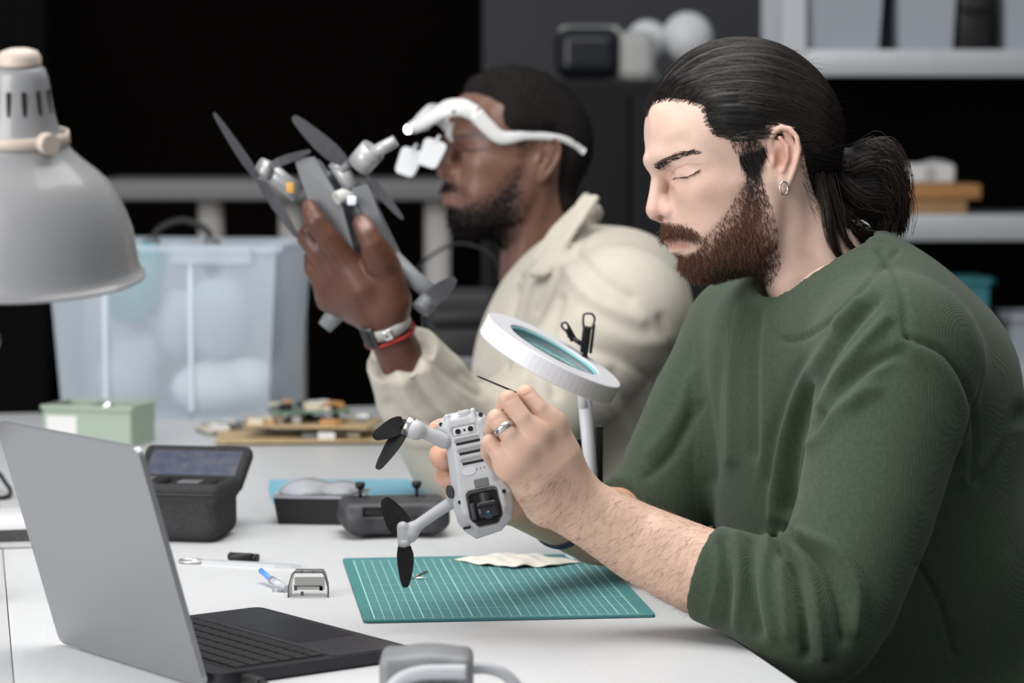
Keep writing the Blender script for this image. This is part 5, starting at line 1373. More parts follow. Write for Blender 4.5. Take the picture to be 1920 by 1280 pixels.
MB().box((0, 0, h_ + 0.0008), (w_ + 0.008, dd_ + 0.008, 0.0016), bevel=0.0005).build('flange', MATS['clear_plastic'], try_)
v_ = Vol((-0.07, -0.06, h_ - 0.004), (0.07, 0.06, h_ + 0.03), 0.0025); v_.ell((-0.018, 0, h_ + 0.002), (0.036, 0.040, 0.018)); v_.ell((0.026, 0.004, h_ + 0.002), (0.026, 0.036, 0.015), k=0.004)
v_.box((0, 0, h_ - 0.02), (0.1, 0.1, 0.0215), sub=True)
V, F = v_.surface(); link('blister', new_mesh('blister', V, F), MATS['clear_plastic'], try_, True)
MB().box((0.012, 0.0, h_ + 0.006), (0.060, 0.045, 0.008), bevel=0.002).build('battery', mat('grey_insert', (0.18, 0.17, 0.165), 0.5), try_)
# controller
cc_ = T(735, 1012); ctl = empty('remote_controller', (cc_[0], cc_[1] + 0.045, TZ), (0, 0, math.radians(8))); tag(ctl, 'dark grey drone remote controller with two thumb sticks lying on the table', 'controller')
M_CT = mat('controller_grey', (0.040, 0.040, 0.045), 0.5)
v_ = Vol((-0.085, -0.06, -0.002), (0.085, 0.06, 0.06), 0.0018)
v_.box((0, 0, 0.025), (0.066, 0.040, 0.020), rnd=0.010)
for s in (-1, 1): v_.chain([((s * 0.052, 0.030, 0.020), 0.014), ((s * 0.046, -0.030, 0.022), 0.016)], k=0.008)
v_.box((-0.095, 0, 0.0), (0.04, 0.08, 0.030), R=rotY(math.radians(-38)), k=0.003, sub=True); v_.box((0.095, 0, 0.0), (0.04, 0.08, 0.030), R=rotY(math.radians(38)), k=0.003, sub=True)
v_.box((-0.028, -0.045, 0.033), (0.013, 0.010, 0.005), rnd=0.002, sub=True)
v_.box((0.012, -0.046, 0.018), (0.022, 0.010, 0.009), rnd=0.002, sub=True)
v_.box((0, 0, -0.02), (0.2, 0.2, 0.021), sub=True)
V, F = v_.surface(); link('body', new_mesh('body', V, F), M_CT, ctl, True)
MB().box((-0.028, -0.036, 0.033), (0.024, 0.004, 0.008), bevel=0.001).build('port', MATS['black_abs'], ctl)
for s, x_ in ((-1, -0.040), (1, 0.030)):
    k_ = MB().tube([(x_, 0.012, 0.043), (x_, 0.012, 0.056)], 0.0024, 10).build('thumb_stick', MATS['black_abs'], ctl)
    MB().lathe([(0.001, 0.0), (0.0045, 0.001), (0.0065, 0.006), (0.0055, 0.009), (0.001, 0.0085)], (x_, 0.012, 0.055), n=16).build('stick_cap', MATS['black_abs'], k_)
    MB().lathe([(0.012, 0.0), (0.0115, 0.0012), (0.006, 0.0004)], (x_, 0.012, 0.0445), n=20).build('stick_ring', MATS['black_abs'], ctl)

# ---------------------------------------------------------------- felt case with open lid
fc = T(360, 1018); case = empty('drone_case', (fc[0] - 0.030, fc[1] + 0.052, TZ), (0, 0, math.radians(-10))); tag(case, 'open charcoal felt drone case behind the laptop lid', 'case')
M_FELT = mat('charcoal_felt', (0.052, 0.052, 0.054), 0.95, spec=0.1, noise=(350, (0.035, 0.035, 0.037), 0.8), bump=(900, 0.5))
v_ = Vol((-0.09, -0.07, -0.003), (0.09, 0.07, 0.09), 0.0022)
v_.box((0, 0, 0.034), (0.072, 0.050, 0.034), rnd=0.018); v_.box((0, 0, 0.058), (0.0735, 0.0515, 0.014), rnd=0.010)
v_.box((0, 0, 0.074), (0.064, 0.042, 0.020), rnd=0.012, sub=True); v_.box((0, 0, 0.092), (0.1, 0.1, 0.0205), sub=True)
V, F = v_.surface(); link('case_body', new_mesh('case_body', V, F), M_FELT, case, True)
v_ = Vol((-0.09, -0.012, -0.003), (0.09, 0.03, 0.085), 0.0024)
v_.box((0, 0.008, 0.036), (0.070, 0.011, 0.038), rnd=0.009); v_.box((0, -0.006, 0.037), (0.062, 0.008, 0.031), rnd=0.004, sub=True)
V, F = v_.surface(); ld = link('case_lid', new_mesh('case_lid', V, F), M_FELT, case, True, (0, 0.060, 0.060), (math.radians(-58), 0, 0))
MB().box((0, 0.0024, 0.037), (0.122, 0.0014, 0.060), bevel=0.0005).build('lid_pocket', mat('navy_mesh', (0.035, 0.045, 0.085), 0.6, noise=(60, (0.10, 0.095, 0.11), 0.6)), ld)
MB().tube([(-0.074, -0.0525, 0.0595)] + [(x, -0.0545, 0.0595) for x in np.linspace(-0.06, 0.06, 6)] + [(0.074, -0.0525, 0.0595)], 0.0014, 8).build('zip', mat('dark_zip', (0.02, 0.02, 0.021), 0.5), case)
pr = empty('spare_battery', (0, 0, 0)); 
def prop_in_case(x, y, zz, w, l, h, label, m_):
    c_, s_ = math.cos(math.radians(-10)), math.sin(math.radians(-10)); p = np.array(case.location)
    t = empty('spare_battery', (p[0] + x * c_ - y * s_, p[1] + x * s_ + y * c_, TZ + zz), (0, 0, math.radians(-10))); tag(t, label, 'battery')
    MB().box((0, 0, h / 2), (w, l, h), bevel=0.005, seg=3).build('body', m_, t)
    MB().box((0, 0, h + 0.0008), (w * 0.5, l * 0.4, 0.0016), bevel=0.0005).build('contact_plate', mat('satin_chip', (0.15, 0.15, 0.16), 0.3), t)
bpy.data.objects.remove(pr)
prop_in_case(-0.034, 0.0, 0.055, 0.048, 0.066, 0.016, 'black battery lying nearest the laptop in the open felt case', MATS['black_abs'])
prop_in_case(0.024, 0.0, 0.055, 0.056, 0.066, 0.013, 'black battery at the outer end of the open felt case', MATS['black_abs'])

# ---------------------------------------------------------------- pale green parts box, boards, clear tubs
gb = T(190, 838); gbx = empty('parts_box', (gb[0] - 0.01, gb[1] + 0.05, TZ), (0, 0, math.radians(-14))); tag(gbx, 'pale green open parts box behind the laptop lid', 'box')
M_PG = mat('pale_green_plastic', (0.33, 0.41, 0.33), 0.5)
b_ = MB(); hh = W(190, 770, 4.25)[2] - TZ
for c, s in (((0, 0, .002), (.145, .10, .004)), ((0, -.049, hh / 2), (.145, .003, hh)), ((0, .049, hh / 2), (.145, .003, hh)), ((-.0715, 0, hh / 2), (.003, .10, hh)), ((.0715, 0, hh / 2), (.003, .10, hh)), ((-0.01, 0, hh / 2), (.003, .096, hh * .95))): b_.box(c, s)
b_.build('body', M_PG, gbx)
MB().box((0, -0.051, hh - 0.003), (0.153, 0.006, 0.007), bevel=0.001).box((0, 0.051, hh - 0.003), (0.153, 0.006, 0.007), bevel=0.001).build('rim', M_PG, gbx)
MB().box((-0.042, -0.0512, hh * 0.45), (0.050, 0.0012, hh * 0.6)).build('label_card', mat('white_paper', (0.72, 0.71, 0.70), 0.8), gbx)
MB().lathe([(0.001, 0), (0.010, 0.002), (0.012, 0.010), (0.007, 0.018), (0.001, 0.02)], (0.022, -0.02, hh - 0.012), n=20).build('steel_knob', mat('bright_steel', (0.80, 0.80, 0.78), 0.2, 1.0), gbx)
M_PCB = mat('pcb_tan', (0.42, 0.30, 0.15), 0.6, noise=(90, (0.55, 0.42, 0.25), 0.7)); M_PCB2 = mat('pcb_green', (0.12, 0.20, 0.14), 0.5)
def board(x, y, z, w, l, rz, m_, label, seed):
    r2 = random.Random(seed)
    t = empty('circuit_board', (x, y, z), (0, 0, rz)); tag(t, label, 'circuit board', 'loose circuit boards at the table end')
    MB().box((0, 0, 0.0055), (w, l, 0.0035), bevel=0.0005, seg=1).build('board', m_, t)
    for sx in (-1, 1):
        for sy in (-1, 1): MB().tube([(sx * w * .45, sy * l * .44, 0), (sx * w * .45, sy * l * .44, 0.004)], 0.004, 8).build('standoff', MATS['dull_steel'], t)
    cols = [mat('chip_black', (0.015, 0.015, 0.016), 0.4), mat('chip_cream', (0.62, 0.56, 0.44), 0.5), mat('chip_orange', (0.48, 0.25, 0.09), 0.5), mat('satin_chip', (0.15, 0.15, 0.16), 0.3), mat('chip_white', (0.7, 0.7, 0.68), 0.5)]
    for k in range(14):
        cw_, cl_, ch_ = r2.uniform(.008, .03), r2.uniform(.008, .03), r2.uniform(.004, .013)
        MB().box((r2.uniform(-.42, .42) * w, r2.uniform(-.42, .42) * l, 0.0072 + ch_ / 2), (cw_, cl_, ch_), bevel=0.0006, seg=1).build('component', cols[r2.randrange(5)], t)
p_ = T(560, 832); board(p_[0], p_[1] + 0.07, TZ, 0.27, 0.18, math.radians(4), M_PCB, 'largest tan circuit board, lowest of the pile by the clear tub', 3)
board(p_[0] + 0.02, p_[1] + 0.07, TZ + 0.0202, 0.20, 0.13, math.radians(-9), MATS['pcb_tan'], 'smaller tan circuit board stacked on the largest one', 5)
board(p_[0] + 0.01, p_[1] + 0.08, TZ + 0.0404, 0.12, 0.09, math.radians(16), M_PCB2, 'grey-green circuit board on top of the pile', 8)
p_ = T(430, 812); board(p_[0], p_[1] + 0.02, TZ, 0.10, 0.08, math.radians(22), mat('pcb_cream', (0.62, 0.58, 0.46), 0.6), 'cream circuit board lying alone in front of the clear tub', 11)
# clear tub
tb_ = T(335, 790); bd = 4.72
hT = W(400, 462, bd)[2] - TZ
cbx = tub('storage_tub', W(330, 700, bd)[0], 4.80, TZ, 0.40, 0.26, hT, M_CLEAR, 'large clear blue plastic tub of parts on the table end', 'tub')
cbx.rotation_euler = (0, 0, math.radians(-9))
MB().box((0.09, -0.136, hT - 0.012), (0.14, 0.012, 0.03), bevel=0.004).build('latch', M_CLEAR, cbx)
for x_ in (-0.10, 0.05): MB().box((x_, -0.1245, hT / 2), (0.010, 0.008, hT * 0.9), bevel=0.002).build('rib', mat('frosted_clear', (0.72, 0.78, 0.84), 0.4, alpha=0.7), cbx)
def blob(name, c, prims, m_, label, cat, h=0.006, sub_floor=None):
    c = np.asarray(c, float); pts = np.array([p[0] for p in prims]); rs = np.array([np.max(p[1]) for p in prims])
    v_ = Vol((pts - rs[:, None]).min(0) - 0.02, (pts + rs[:, None]).max(0) + 0.02, h)
    for p, r in prims: v_.ell(p, r if hasattr(r, '__len__') else (r, r, r), k=0.012)
    V, F = v_.surface(); V[:, 2] = np.maximum(V[:, 2], 0)
    o = link(name, new_mesh(name, V, F), m_, None, True, tuple(c)); tag(o, label, cat); return o
bx_, by_ = cbx.location[0], cbx.location[1]
blob('white_pouch', (bx_ + 0.05, by_ - 0.01, TZ + 0.005), [((0, 0, 0.04), (0.07, 0.06, 0.045)), ((0.06, 0.02, 0.05), (0.05, 0.05, 0.04))], mat('white_cloth', (0.70, 0.70, 0.70), 0.8), 'white pouch at the bottom of the clear tub', 'pouch')
blob('grey_pouch', (bx_ - 0.10, by_ + 0.01, TZ + 0.005), [((0, 0, 0.05), (0.055, 0.06, 0.055)), ((0.02, 0.02, 0.10), (0.05, 0.05, 0.05))], mat('grey_cloth', (0.42, 0.44, 0.48), 0.8), 'pale grey pouch in the left half of the clear tub', 'pouch')
blob('bubble_wrap', (bx_ + 0.06, by_ + 0.01, TZ + 0.095), [((0, 0, 0.07), (0.06, 0.06, 0.075)), ((-0.07, 0, 0.06), (0.04, 0.05, 0.06))], mat('blue_grey_wrap', (0.36, 0.42, 0.50), 0.6), 'blue-grey wrapped bundle stacked above the white pouch in the tub', 'bundle')
blob('teal_pouch', (bx_ - 0.085, by_ - 0.02, TZ + 0.155), [((0, 0, 0.06), (0.05, 0.05, 0.065)), ((0.03, 0, 0.10), (0.03, 0.035, 0.045))], M_TEAL, 'teal pouch showing above the rim of the clear tub', 'pouch')
hp_ = empty('headphones', (bx_ + 0.0, by_, TZ + 0.238)); tag(hp_, 'black and grey headphones resting on the parts in the clear tub', 'headphones')
MB().tube(spline([(-0.05, 0, 0.03), (-0.045, 0.01, 0.075), (0, 0.015, 0.095), (0.045, 0.01, 0.075), (0.05, 0, 0.03)], 6), 0.006, 10).build('headband', MATS['black_abs'], hp_)
for s in (-1, 1): MB().lathe([(0.001, -0.014), (0.030, -0.013), (0.034, 0), (0.028, 0.014), (0.001, 0.015)], (s * 0.052, 0, 0.034), frame_from((s, 0, 0), (0, 0, 1)), 24).build('ear_cup', mat('satin_chip', (0.15, 0.15, 0.16), 0.3), hp_)
# black equipment bag behind the raised arm
bgx = W(865, 700, 4.62)
bag = empty('camera_bag', (bgx[0], 4.66, TZ)); tag(bag, 'black camera bag with a looped strap behind the raised forearm', 'bag')
hb = W(860, 545, 4.6)[2] - TZ
v_ = Vol((-0.09, -0.08, -0.004), (0.09, 0.08, hb + 0.02), 0.004); v_.box((0, 0, hb / 2), (0.062, 0.055, hb / 2), rnd=0.02)
V, F = v_.surface(); link('body', new_mesh('body', V, F), mat('black_nylon', (0.014, 0.014, 0.016), 0.6, bump=(500, 0.3)), bag, True)
MB().box((0, -0.06, hb * 0.80), (0.10, 0.018, 0.022), bevel=0.005).box((0, -0.058, hb * 0.58), (0.11, 0.02, 0.06), bevel=0.008).build('pocket', MATS['black_nylon'], bag)
MB().tube(spline([(-0.06, 0, hb - 0.03), (-0.075, 0, hb + 0.03), (-0.01, 0, hb + 0.075), (0.055, 0, hb + 0.05), (0.07, 0, hb - 0.02)], 6), 0.0075, 8, flat=0.35).build('strap', MATS['black_nylon'], bag)
MB().box((0, -0.072, hb * 0.40), (0.07, 0.010, 0.05), bevel=0.006).build('grey_panel', mat('grey_inlay', (0.16, 0.165, 0.18), 0.5), bag)
# power box at the left edge
pb = T(20, 1030); pbx = empty('power_box', (pb[0] - 0.03, pb[1] + 0.05, TZ), (0, 0, TANG)); tag(pbx, 'low white power box with a dark brush strip at the left edge of the table', 'power box')
MB().box((0, 0, 0.018), (0.15, 0.10, 0.036), bevel=0.004).build('housing', M_WMETAL, pbx)
MB().box((0, -0.051, 0.016), (0.146, 0.003, 0.014)).build('brush_strip', mat('dark_bristle', (0.04, 0.04, 0.042), 0.9, noise=(700, (0.09, 0.09, 0.09), 0.8)), pbx)
# ---------------------------------------------------------------- desk lamp with bell shade
LD = 2.30
lpx = lambda r: r * mpp(LD)
rimc, topc = W(58, 527, LD), W(36, 105, LD - 0.045)
ax = topc - rimc; LH = np.linalg.norm(ax); RL = frame_from(ax, (1, 0, 0))
base_p = T(-150, 1130)
lamp = empty('desk_lamp', (base_p[0], base_p[1], TZ)); tag(lamp, 'grey bell-shaped desk lamp with beige fittings above the laptop', 'lamp')
M_SHADE = mat('grey_enamel', (0.27, 0.27, 0.275), 0.33, spec=0.5, coat=0.2)
M_BEIGE = mat('beige_plastic', (0.56, 0.47, 0.40), 0.45)
hv_ = lambda v: (527 - v) / 422 * LH
prof = [(210, 502), (202, 480), (199, 455), (194, 419), (184, 388), (172, 358), (154, 328), (132, 306), (108, 286), (90, 268), (78, 250), (69, 232), (62, 208), (58, 190), (54, 160), (51, 130), (46, 114), (36, 106)]
out = [(lpx(r), hv_(v + 16)) for r, v in prof]
ring_ = [(lpx(214), hv_(522)), (lpx(214), hv_(517))]
full = [(lpx(206), hv_(520))] + ring_ + out + [(lpx(1), hv_(118))] 
inner = [(r - 0.0015 if r > 0.004 else r, h - 0.0012) for r, h in out[::-1]] + [(lpx(206), hv_(520))]
MB().lathe(full, rimc, RL, 64).build('shade', M_SHADE, lamp, world=True)
MB().lathe(inner, rimc, RL, 64).build('shade_lining', mat('white_lining', (0.7, 0.7, 0.68), 0.5), lamp, world=True)
MB().lathe([(lpx(40), hv_(120)), (lpx(40), hv_(108)), (lpx(34), hv_(97)), (lpx(20), hv_(92)), (lpx(1), hv_(91))], rimc, RL, 32).build('end_cap', M_BEIGE, lamp, world=True)
Rn = np.array(RL)
for k in range(12):
    a = math.radians(-90 + 15 + k * 30)
    dirv = Rn @ np.array([math.cos(a), math.sin(a), 0]); tang = Rn @ np.array([-math.sin(a), math.cos(a), 0])
    lo_, hi_ = rimc + Rn @ np.array([0, 0, hv_(236)]), rimc + Rn @ np.array([0, 0, hv_(164)])
    a_ = lo_ + dirv * lpx(58.5); b_ = hi_ + dirv * lpx(54.2)
    zz = (b_ - a_); R_ = frame_from(zz, dirv)
    MB().box((a_ + b_) / 2, (lpx(3.5), lpx(9), np.linalg.norm(zz)), R_, bevel=lpx(1.6), seg=1).build('vent_slot', mat('slot_black', (0.006, 0.006, 0.006), 0.8), lamp, world=True)
# collar bracket with knob, arms, base
bc = rimc + Rn @ np.array([0, 0, hv_(256)])
MB().lathe([(lpx(82), -lpx(11)), (lpx(86), -lpx(11)), (lpx(84), lpx(11)), (lpx(80), lpx(11)), (lpx(82), -lpx(11))], bc, RL, 40).build('collar', M_BEIGE, lamp, world=True)
fwd = Rn @ np.array([0.62, -0.78, 0])
MB().tube([bc + fwd * lpx(80), bc + fwd * lpx(104)], [lpx(20), lpx(19)], 18).build('knob', M_BEIGE, lamp, world=True)
arm0 = bc + Rn @ np.array([-lpx(86), 0, 0]); el = W(-170, 330, 2.42); mid = W(-30, 640, 2.5); low = np.array([base_p[0], base_p[1], TZ + 0.03])
MB().tube([arm0, arm0 + np.array([-0.03, 0, 0.0]), el], 0.006, 10).build('upper_arm', M_BEIGE, lamp, world=True)
MB().tube([el + np.array([0.0, 0, 0.02]), el, mid, low + np.array([0.0, 0, 0.02])], 0.0075, 10).build('lower_arm', M_BEIGE, lamp, world=True)
for p in (el, mid): MB().tube([p + np.array([0, -0.012, 0]), p + np.array([0, 0.012, 0])], 0.014, 14).build('joint', mat('black_abs', (0.010, 0.010, 0.011), 0.5), lamp, world=True)
MB().lathe([(0.001, 0), (0.075, 0), (0.078, 0.006), (0.070, 0.016), (0.02, 0.03), (0.012, 0.06)], (base_p[0], base_p[1], TZ), None, 36).build('base', M_SHADE, lamp, world=True)
MB().tube(spline([low + np.array([0.05, -0.02, -0.02]), T(-20, 930) + np.array([0, 0, 0.03]), T(14, 926) + np.array([0, 0, 0.012]), T(18, 934) + np.array([0, 0, 0.004]), T(-10, 938) + np.array([0, 0, 0.004]), T(-60, 930) + np.array([0, 0, 0.004])], 6), 0.003, 8).build('cord', MATS['black_abs'], lamp, world=True)
# bulb
MB().lathe([(0.001, 0.05), (0.018, 0.055), (0.028, 0.075), (0.026, 0.095), (0.014, 0.115), (0.013, 0.13)], rimc, RL, 24).build('bulb', mat('opal_bulb', (0.8, 0.8, 0.78), 0.3), lamp, world=True)

# ---------------------------------------------------------------- ring magnifier on a stand
MD_ = 3.20
mc = W(1040, 655, MD_)
Fw, Uw = np.array([0, CP, -SP]), np.array([0, SP, CP])
nv = 0.987 * (0.479 * np.array([1.0, 0, 0]) + 0.878 * Uw) - 0.16 * Fw
RM = frame_from(nv, (0.878, 0, -0.479))
bp_m = T(1120, 1046)
mag = empty('ring_magnifier', (bp_m[0], bp_m[1], TZ)); tag(mag, 'white ring magnifier lamp on a slim stand with black clips', 'magnifier')
ro, ri, th = 141 * mpp(MD_), 93 * mpp(MD_), 36 * mpp(MD_)
MB().lathe([(ri, -th), (ro - 0.001, -th), (ro - 0.001, -th), (ro, -th + 0.001), (ro, -th + 0.001), (ro, -0.001), (ro, -0.001), (ro - 0.001, 0), (ro - 0.001, 0), (ri + 0.001, 0), (ri + 0.001, 0), (ri, -0.001), (ri, -th)], mc, RM, 72, smooth=False).build('ring_housing', mat('white_satin_plastic', (0.68, 0.68, 0.72), 0.35), mag, world=True)
Rm_ = np.array(RM)
MB().lathe([(0.0005, -th * 0.30), (ri * 0.5, -th * 0.33), (ri, -th * 0.45), (ri, -th * 0.55), (ri * 0.5, -th * 0.67), (0.0005, -th * 0.70)], mc, RM, 56).build('lens', mat('green_glass', (0.35, 0.68, 0.70), 0.03, trans=0.85, ior=1.5), mag, world=True)
MB().lathe([(ri, -0.0018), (ri - 0.003, -0.0025), (ri - 0.003, -0.006), (ri, -0.006)], mc, RM, 56).build('lens_rim', mat('pale_teal_rim', (0.25, 0.52, 0.55), 0.2), mag, world=True)
at = mc + Rm_ @ np.array([0.035, 0.0, -th])
st_top = W(1093, 715, MD_ + 0.0); st_bot = np.array([bp_m[0], bp_m[1], TZ + 0.012])
MB().tube([mc + Rm_ @ np.array([ro * 0.45, 0.0, -th * 0.6]), st_top + np.array([0, 0, -0.01]), st_top + np.array([0.001, 0, -0.03])], 0.0065, 12).tube([st_top + np.array([0.0, 0, 0.004]), st_bot], [0.0085, 0.0068], 18).build('stem', mat('white_satin_plastic', (0.68, 0.68, 0.72), 0.35), mag, world=True)
MB().lathe([(0.001, 0), (0.036, 0), (0.038, 0.004), (0.034, 0.010), (0.012, 0.014), (0.010, 0.02)], (bp_m[0], bp_m[1], TZ), None, 36).build('base', mat('white_satin_plastic', (0.68, 0.68, 0.72), 0.35), mag, world=True)
M_CLIP = mat('clip_black', (0.010, 0.010, 0.011), 0.35, 0.4)
br_a, br_b = W(1122, 822, MD_ + 0.05), W(1124, 900, MD_ + 0.05)
MB().box((br_a + br_b) / 2, (0.009, 0.012, np.linalg.norm(br_a - br_b) + 0.03), bevel=0.001).box(W(1103, 828, MD_ + 0.05), (0.028, 0.012, 0.007), bevel=0.001).box(W(1084, 850, MD_ + 0.05), (0.006, 0.012, 0.035), bevel=0.001).build('bracket', M_CLIP, mag, world=True)
# spring clips
def clip(c, ang, s, name='clip'):
    R_ = np.array([[math.cos(ang), 0, -math.sin(ang)], [0, 1, 0], [math.sin(ang), 0, math.cos(ang)]])
    b_ = MB().box(c, (0.010 * s, 0.020 * s, 0.032 * s), R_, bevel=0.001).box(c + R_ @ np.array([0.008 * s, 0, 0.002]), (0.003, 0.022 * s, 0.036 * s), R_, bevel=0.0006)
    k_ = b_.build(name, M_CLIP, mag, world=True)
    lp_ = [c + R_ @ np.array(p) * s for p in ((0.006, 0, 0.014), (0.008, 0, 0.026), (0.004, 0, 0.032), (-0.005, 0, 0.031), (-0.006, 0, 0.024), (-0.004, 0, 0.014))]
    MB().tube(spline(lp_, 5), 0.0014, 8).build('wire_loop', mat('dark_wire', (0.10, 0.10, 0.10), 0.3, 0.8), mag, world=True)
clip(W(1098, 636, MD_ + 0.06), -0.12, 0.95); clip(W(1068, 628, MD_ + 0.07), 0.5, 0.5)
MB().tube(spline([W(1098, 645, MD_ + 0.06), W(1096, 700, MD_ + 0.06), W(1101, 770, MD_ + 0.055), W(1116, 824, MD_ + 0.05)], 6), 0.0032, 10).tube([W(1066, 628, MD_ + 0.07), W(1098, 650, MD_ + 0.06)], 0.003, 8).build('clip_post', M_CLIP, mag, world=True)
# ---------------------------------------------------------------- small grey drone in the hands
DD = 2.785
DC = W(893, 888, DD)
dr = empty('quadcopter_drone', tuple(DC)); tag(dr, 'light grey folding drone held belly-up by the man in green', 'drone')
Xs, Fs_, Us = np.array([1.0, 0, 0]), np.array([0, CP, -SP]), np.array([0, SP, CP])
st_ = math.sin(math.radians(10)); ct_ = math.cos(math.radians(10))
yb = ct_ * (0.205 * Xs - 0.979 * Us) - st_ * Fs_; xb = -(0.979 * Xs + 0.205 * Us); zb = np.cross(xb, yb)
RD = np.stack([xb, yb, zb], 1); PXM = mpp(DD)
def dl(u, v, z=0.0):
    """drone-local point (m) under a photo position, z towards the viewer"""
    a, b = u - 893, v - 888
    return np.array([-(0.979 * a - 0.205 * b) * PXM, (0.205 * a + 0.979 * b) * PXM / ct_, z])
def dw(p): return DC + RD @ np.asarray(p, float)
def dpoly(pts): return [dl(*p)[:2] for p in pts]
M_DG = mat('drone_grey', (0.47, 0.48, 0.50), 0.42, spec=0.45); M_DK = mat('drone_black', (0.010, 0.010, 0.011), 0.4)
ZB = 0.016
# hull: stack of outlines blended with height
hull = Vol((-0.045, -0.075, -0.03), (0.045, 0.075, 0.03), 0.0010)
OUT = [(836, 779), (881, 769), (912, 781), (926, 806), (930, 850), (941, 899), (959, 922), (964, 949), (960, 969), (940, 992), (893, 1008), (870, 993), (858, 977), (850, 949), (846, 914), (840, 863), (835, 834), (818, 811), (822, 793)]
POLY = [tuple(dl(*p)[:2]) for p in OUT]
def hull_f(X, Y, Z):
    x, y = np.broadcast_arrays(X[:, :, 0], Y[:, :, 0])
    d = poly_dist(x, y, POLY + POLY[:1]); d = np.where(in_poly(x, y, POLY), -d, d)[:, :, None]
    top = ZB - 0.45 * np.maximum(y[:, :, None] - 0.040, 0)
    zt = Z - top; zd = -Z - 0.020
    def smax(a, b, k): 
        h = np.clip(0.5 - 0.5 * (b - a) / k, 0, 1); return b * (1 - h) + a * h + k * h * (1 - h)
    e = smax(smax(d, (d + zt + 0.0085) * 0.7071, 0.0022), zt, 0.0018)
    return smax(smax(e, (d + zd + 0.010) * 0.7071, 0.004), zd, 0.004)
hull.put(hull_f, (-0.04, -0.07, -0.024), (0.04, 0.07, 0.024))
for fu, fv in ((839, 786), (887, 774)):
    p = dl(fu, fv); hull.chain([((p[0], p[1], ZB - 0.004), 0.0032), ((p[0] * 0.96, p[1] + 0.013, ZB - 0.0012), 0.0018)], k=0.002)
# belly recesses
cav = [dl(*p) for p in ((875, 922), (936, 908), (946, 950), (940, 968), (908, 979), (888, 970), (878, 950))]
cv = np.mean(cav, 0)
hull.box((cv[0], cv[1] - 0.001, ZB), (0.0165, 0.0165, 0.014), rnd=0.006, sub=True)
hull.box((cv[0], cv[1] + 0.008, ZB), (0.013, 0.012, 0.014), rnd=0.006, sub=True)
pl = dl(872, 811); hull.box((pl[0], pl[1], ZB), (0.0125, 0.0050, 0.0012), rnd=0.001, k=0.0006, sub=True)
for (a, b) in (((857, 841), (902, 830)), ((863, 859), (908, 848)), ((869, 877), (914, 866))):
    c = (dl(*a) + dl(*b)) / 2
    hull.chain([((c[0] - 0.0105, c[1] - 0.0032, ZB + 0.0014), 0.0034), ((c[0] + 0.0105, c[1] - 0.0032, ZB + 0.0014), 0.0034)], k=0.001, sub=True)
hV_, hF_ = hull.surface()
V = np.array([dw(p) for p in hV_]) if False else DC + hV_ @ RD.T
wobj('hull', V, hF_, M_DG, dr)
def dpart(name, mb, m_): 
    v = np.array(mb.v); return wobj(name, DC + v @ RD.T, mb.f, m_, dr, smooth=False)
def disc(name, u, v, r, z0, z1, m_, n=20): 
    c = dl(u, v); return dpart(name, MB().lathe([(0.0003, z1), (r * 0.9, z1), (r, z1 - 0.0002), (r, z0)], (c[0], c[1], 0), None, n), m_)
dpart('sensor_plate', MB().box((pl[0], pl[1], ZB - 0.0010), (0.0235, 0.0092, 0.0012), bevel=0.0012, seg=3), mat('drone_light', (0.56, 0.57, 0.59), 0.4))
for u, v in ((860, 813.5), (883.5, 808)):
    disc('sensor_bezel', u, v, 0.0035, ZB - 0.001, ZB + 0.0003, MATS['drone_grey']); disc('sensor_eye', u, v, 0.0027, ZB - 0.001, ZB + 0.0006, mat('black_glass', (0.006, 0.006, 0.008), 0.08))
disc('infrared_eye', 872, 810.5, 0.0012, ZB - 0.001, ZB + 0.0003, M_DK)
for (a, b) in (((857, 838), (901, 827)), ((863, 856), (907, 845.5)), ((869, 874.5), (913, 864))):
    c = (dl(*a) + dl(*b)) / 2; L = np.linalg.norm(dl(*a) - dl(*b))
    dpart('vent_slot', MB().box((c[0], c[1], ZB - 0.0003), (L, 0.0026, 0.0016), bevel=0.0004, seg=1), M_DK)
c = dl(881, 886.5); dpart('power_button', MB().prism([(0.0052 * math.cos(a) + (0.0018 if math.cos(a) > 0 else -0.0018), 0.0042 * math.sin(a)) for a in np.linspace(0, 2 * math.pi, 29)[:-1]], ZB - 0.001, ZB + 0.0005, (c[0], c[1], 0)), MATS['drone_light'])
for u, v in ((895.5, 883), (902.5, 881), (909.5, 879), (916.5, 877)): disc('status_light', u, v, 0.0007, ZB - 0.0005, ZB + 0.0003, mat('status_dot', (0.10, 0.10, 0.10), 0.4), 10)
c = dl(904, 908); dpart('battery_latch', MB().box((c[0], c[1], ZB - 0.0006), (0.0145, 0.0090, 0.0036), bevel=0.0008, seg=2), mat('latch_grey', (0.14, 0.15, 0.15), 0.4))
dpart('gimbal_bay', MB().box((cv[0], cv[1] + 0.002, ZB - 0.0135), (0.031, 0.036, 0.003), bevel=0.001), M_DK)
g = MB().box((cv[0] - 0.002, cv[1] + 0.004, ZB - 0.004), (0.022, 0.016, 0.016), bevel=0.004, seg=3)
dpart('camera_housing', g, mat('camera_black', (0.018, 0.018, 0.021), 0.35))
dpart('gimbal_yoke', MB().tube([(cv[0] - 0.001, cv[1] - 0.012, ZB - 0.004), (cv[0] - 0.001, cv[1] - 0.003, ZB - 0.003)], [0.0055, 0.0050], 16).box((cv[0] + 0.012, cv[1] + 0.004, ZB - 0.003), (0.005, 0.017, 0.013), bevel=0.002), mat('yoke_black', (0.03, 0.03, 0.035), 0.4))
dpart('camera_slot', MB().box((cv[0] - 0.002, cv[1] + 0.0015, ZB + 0.0042), (0.018, 0.0032, 0.0012), bevel=0.0004), MATS['black_glass'])
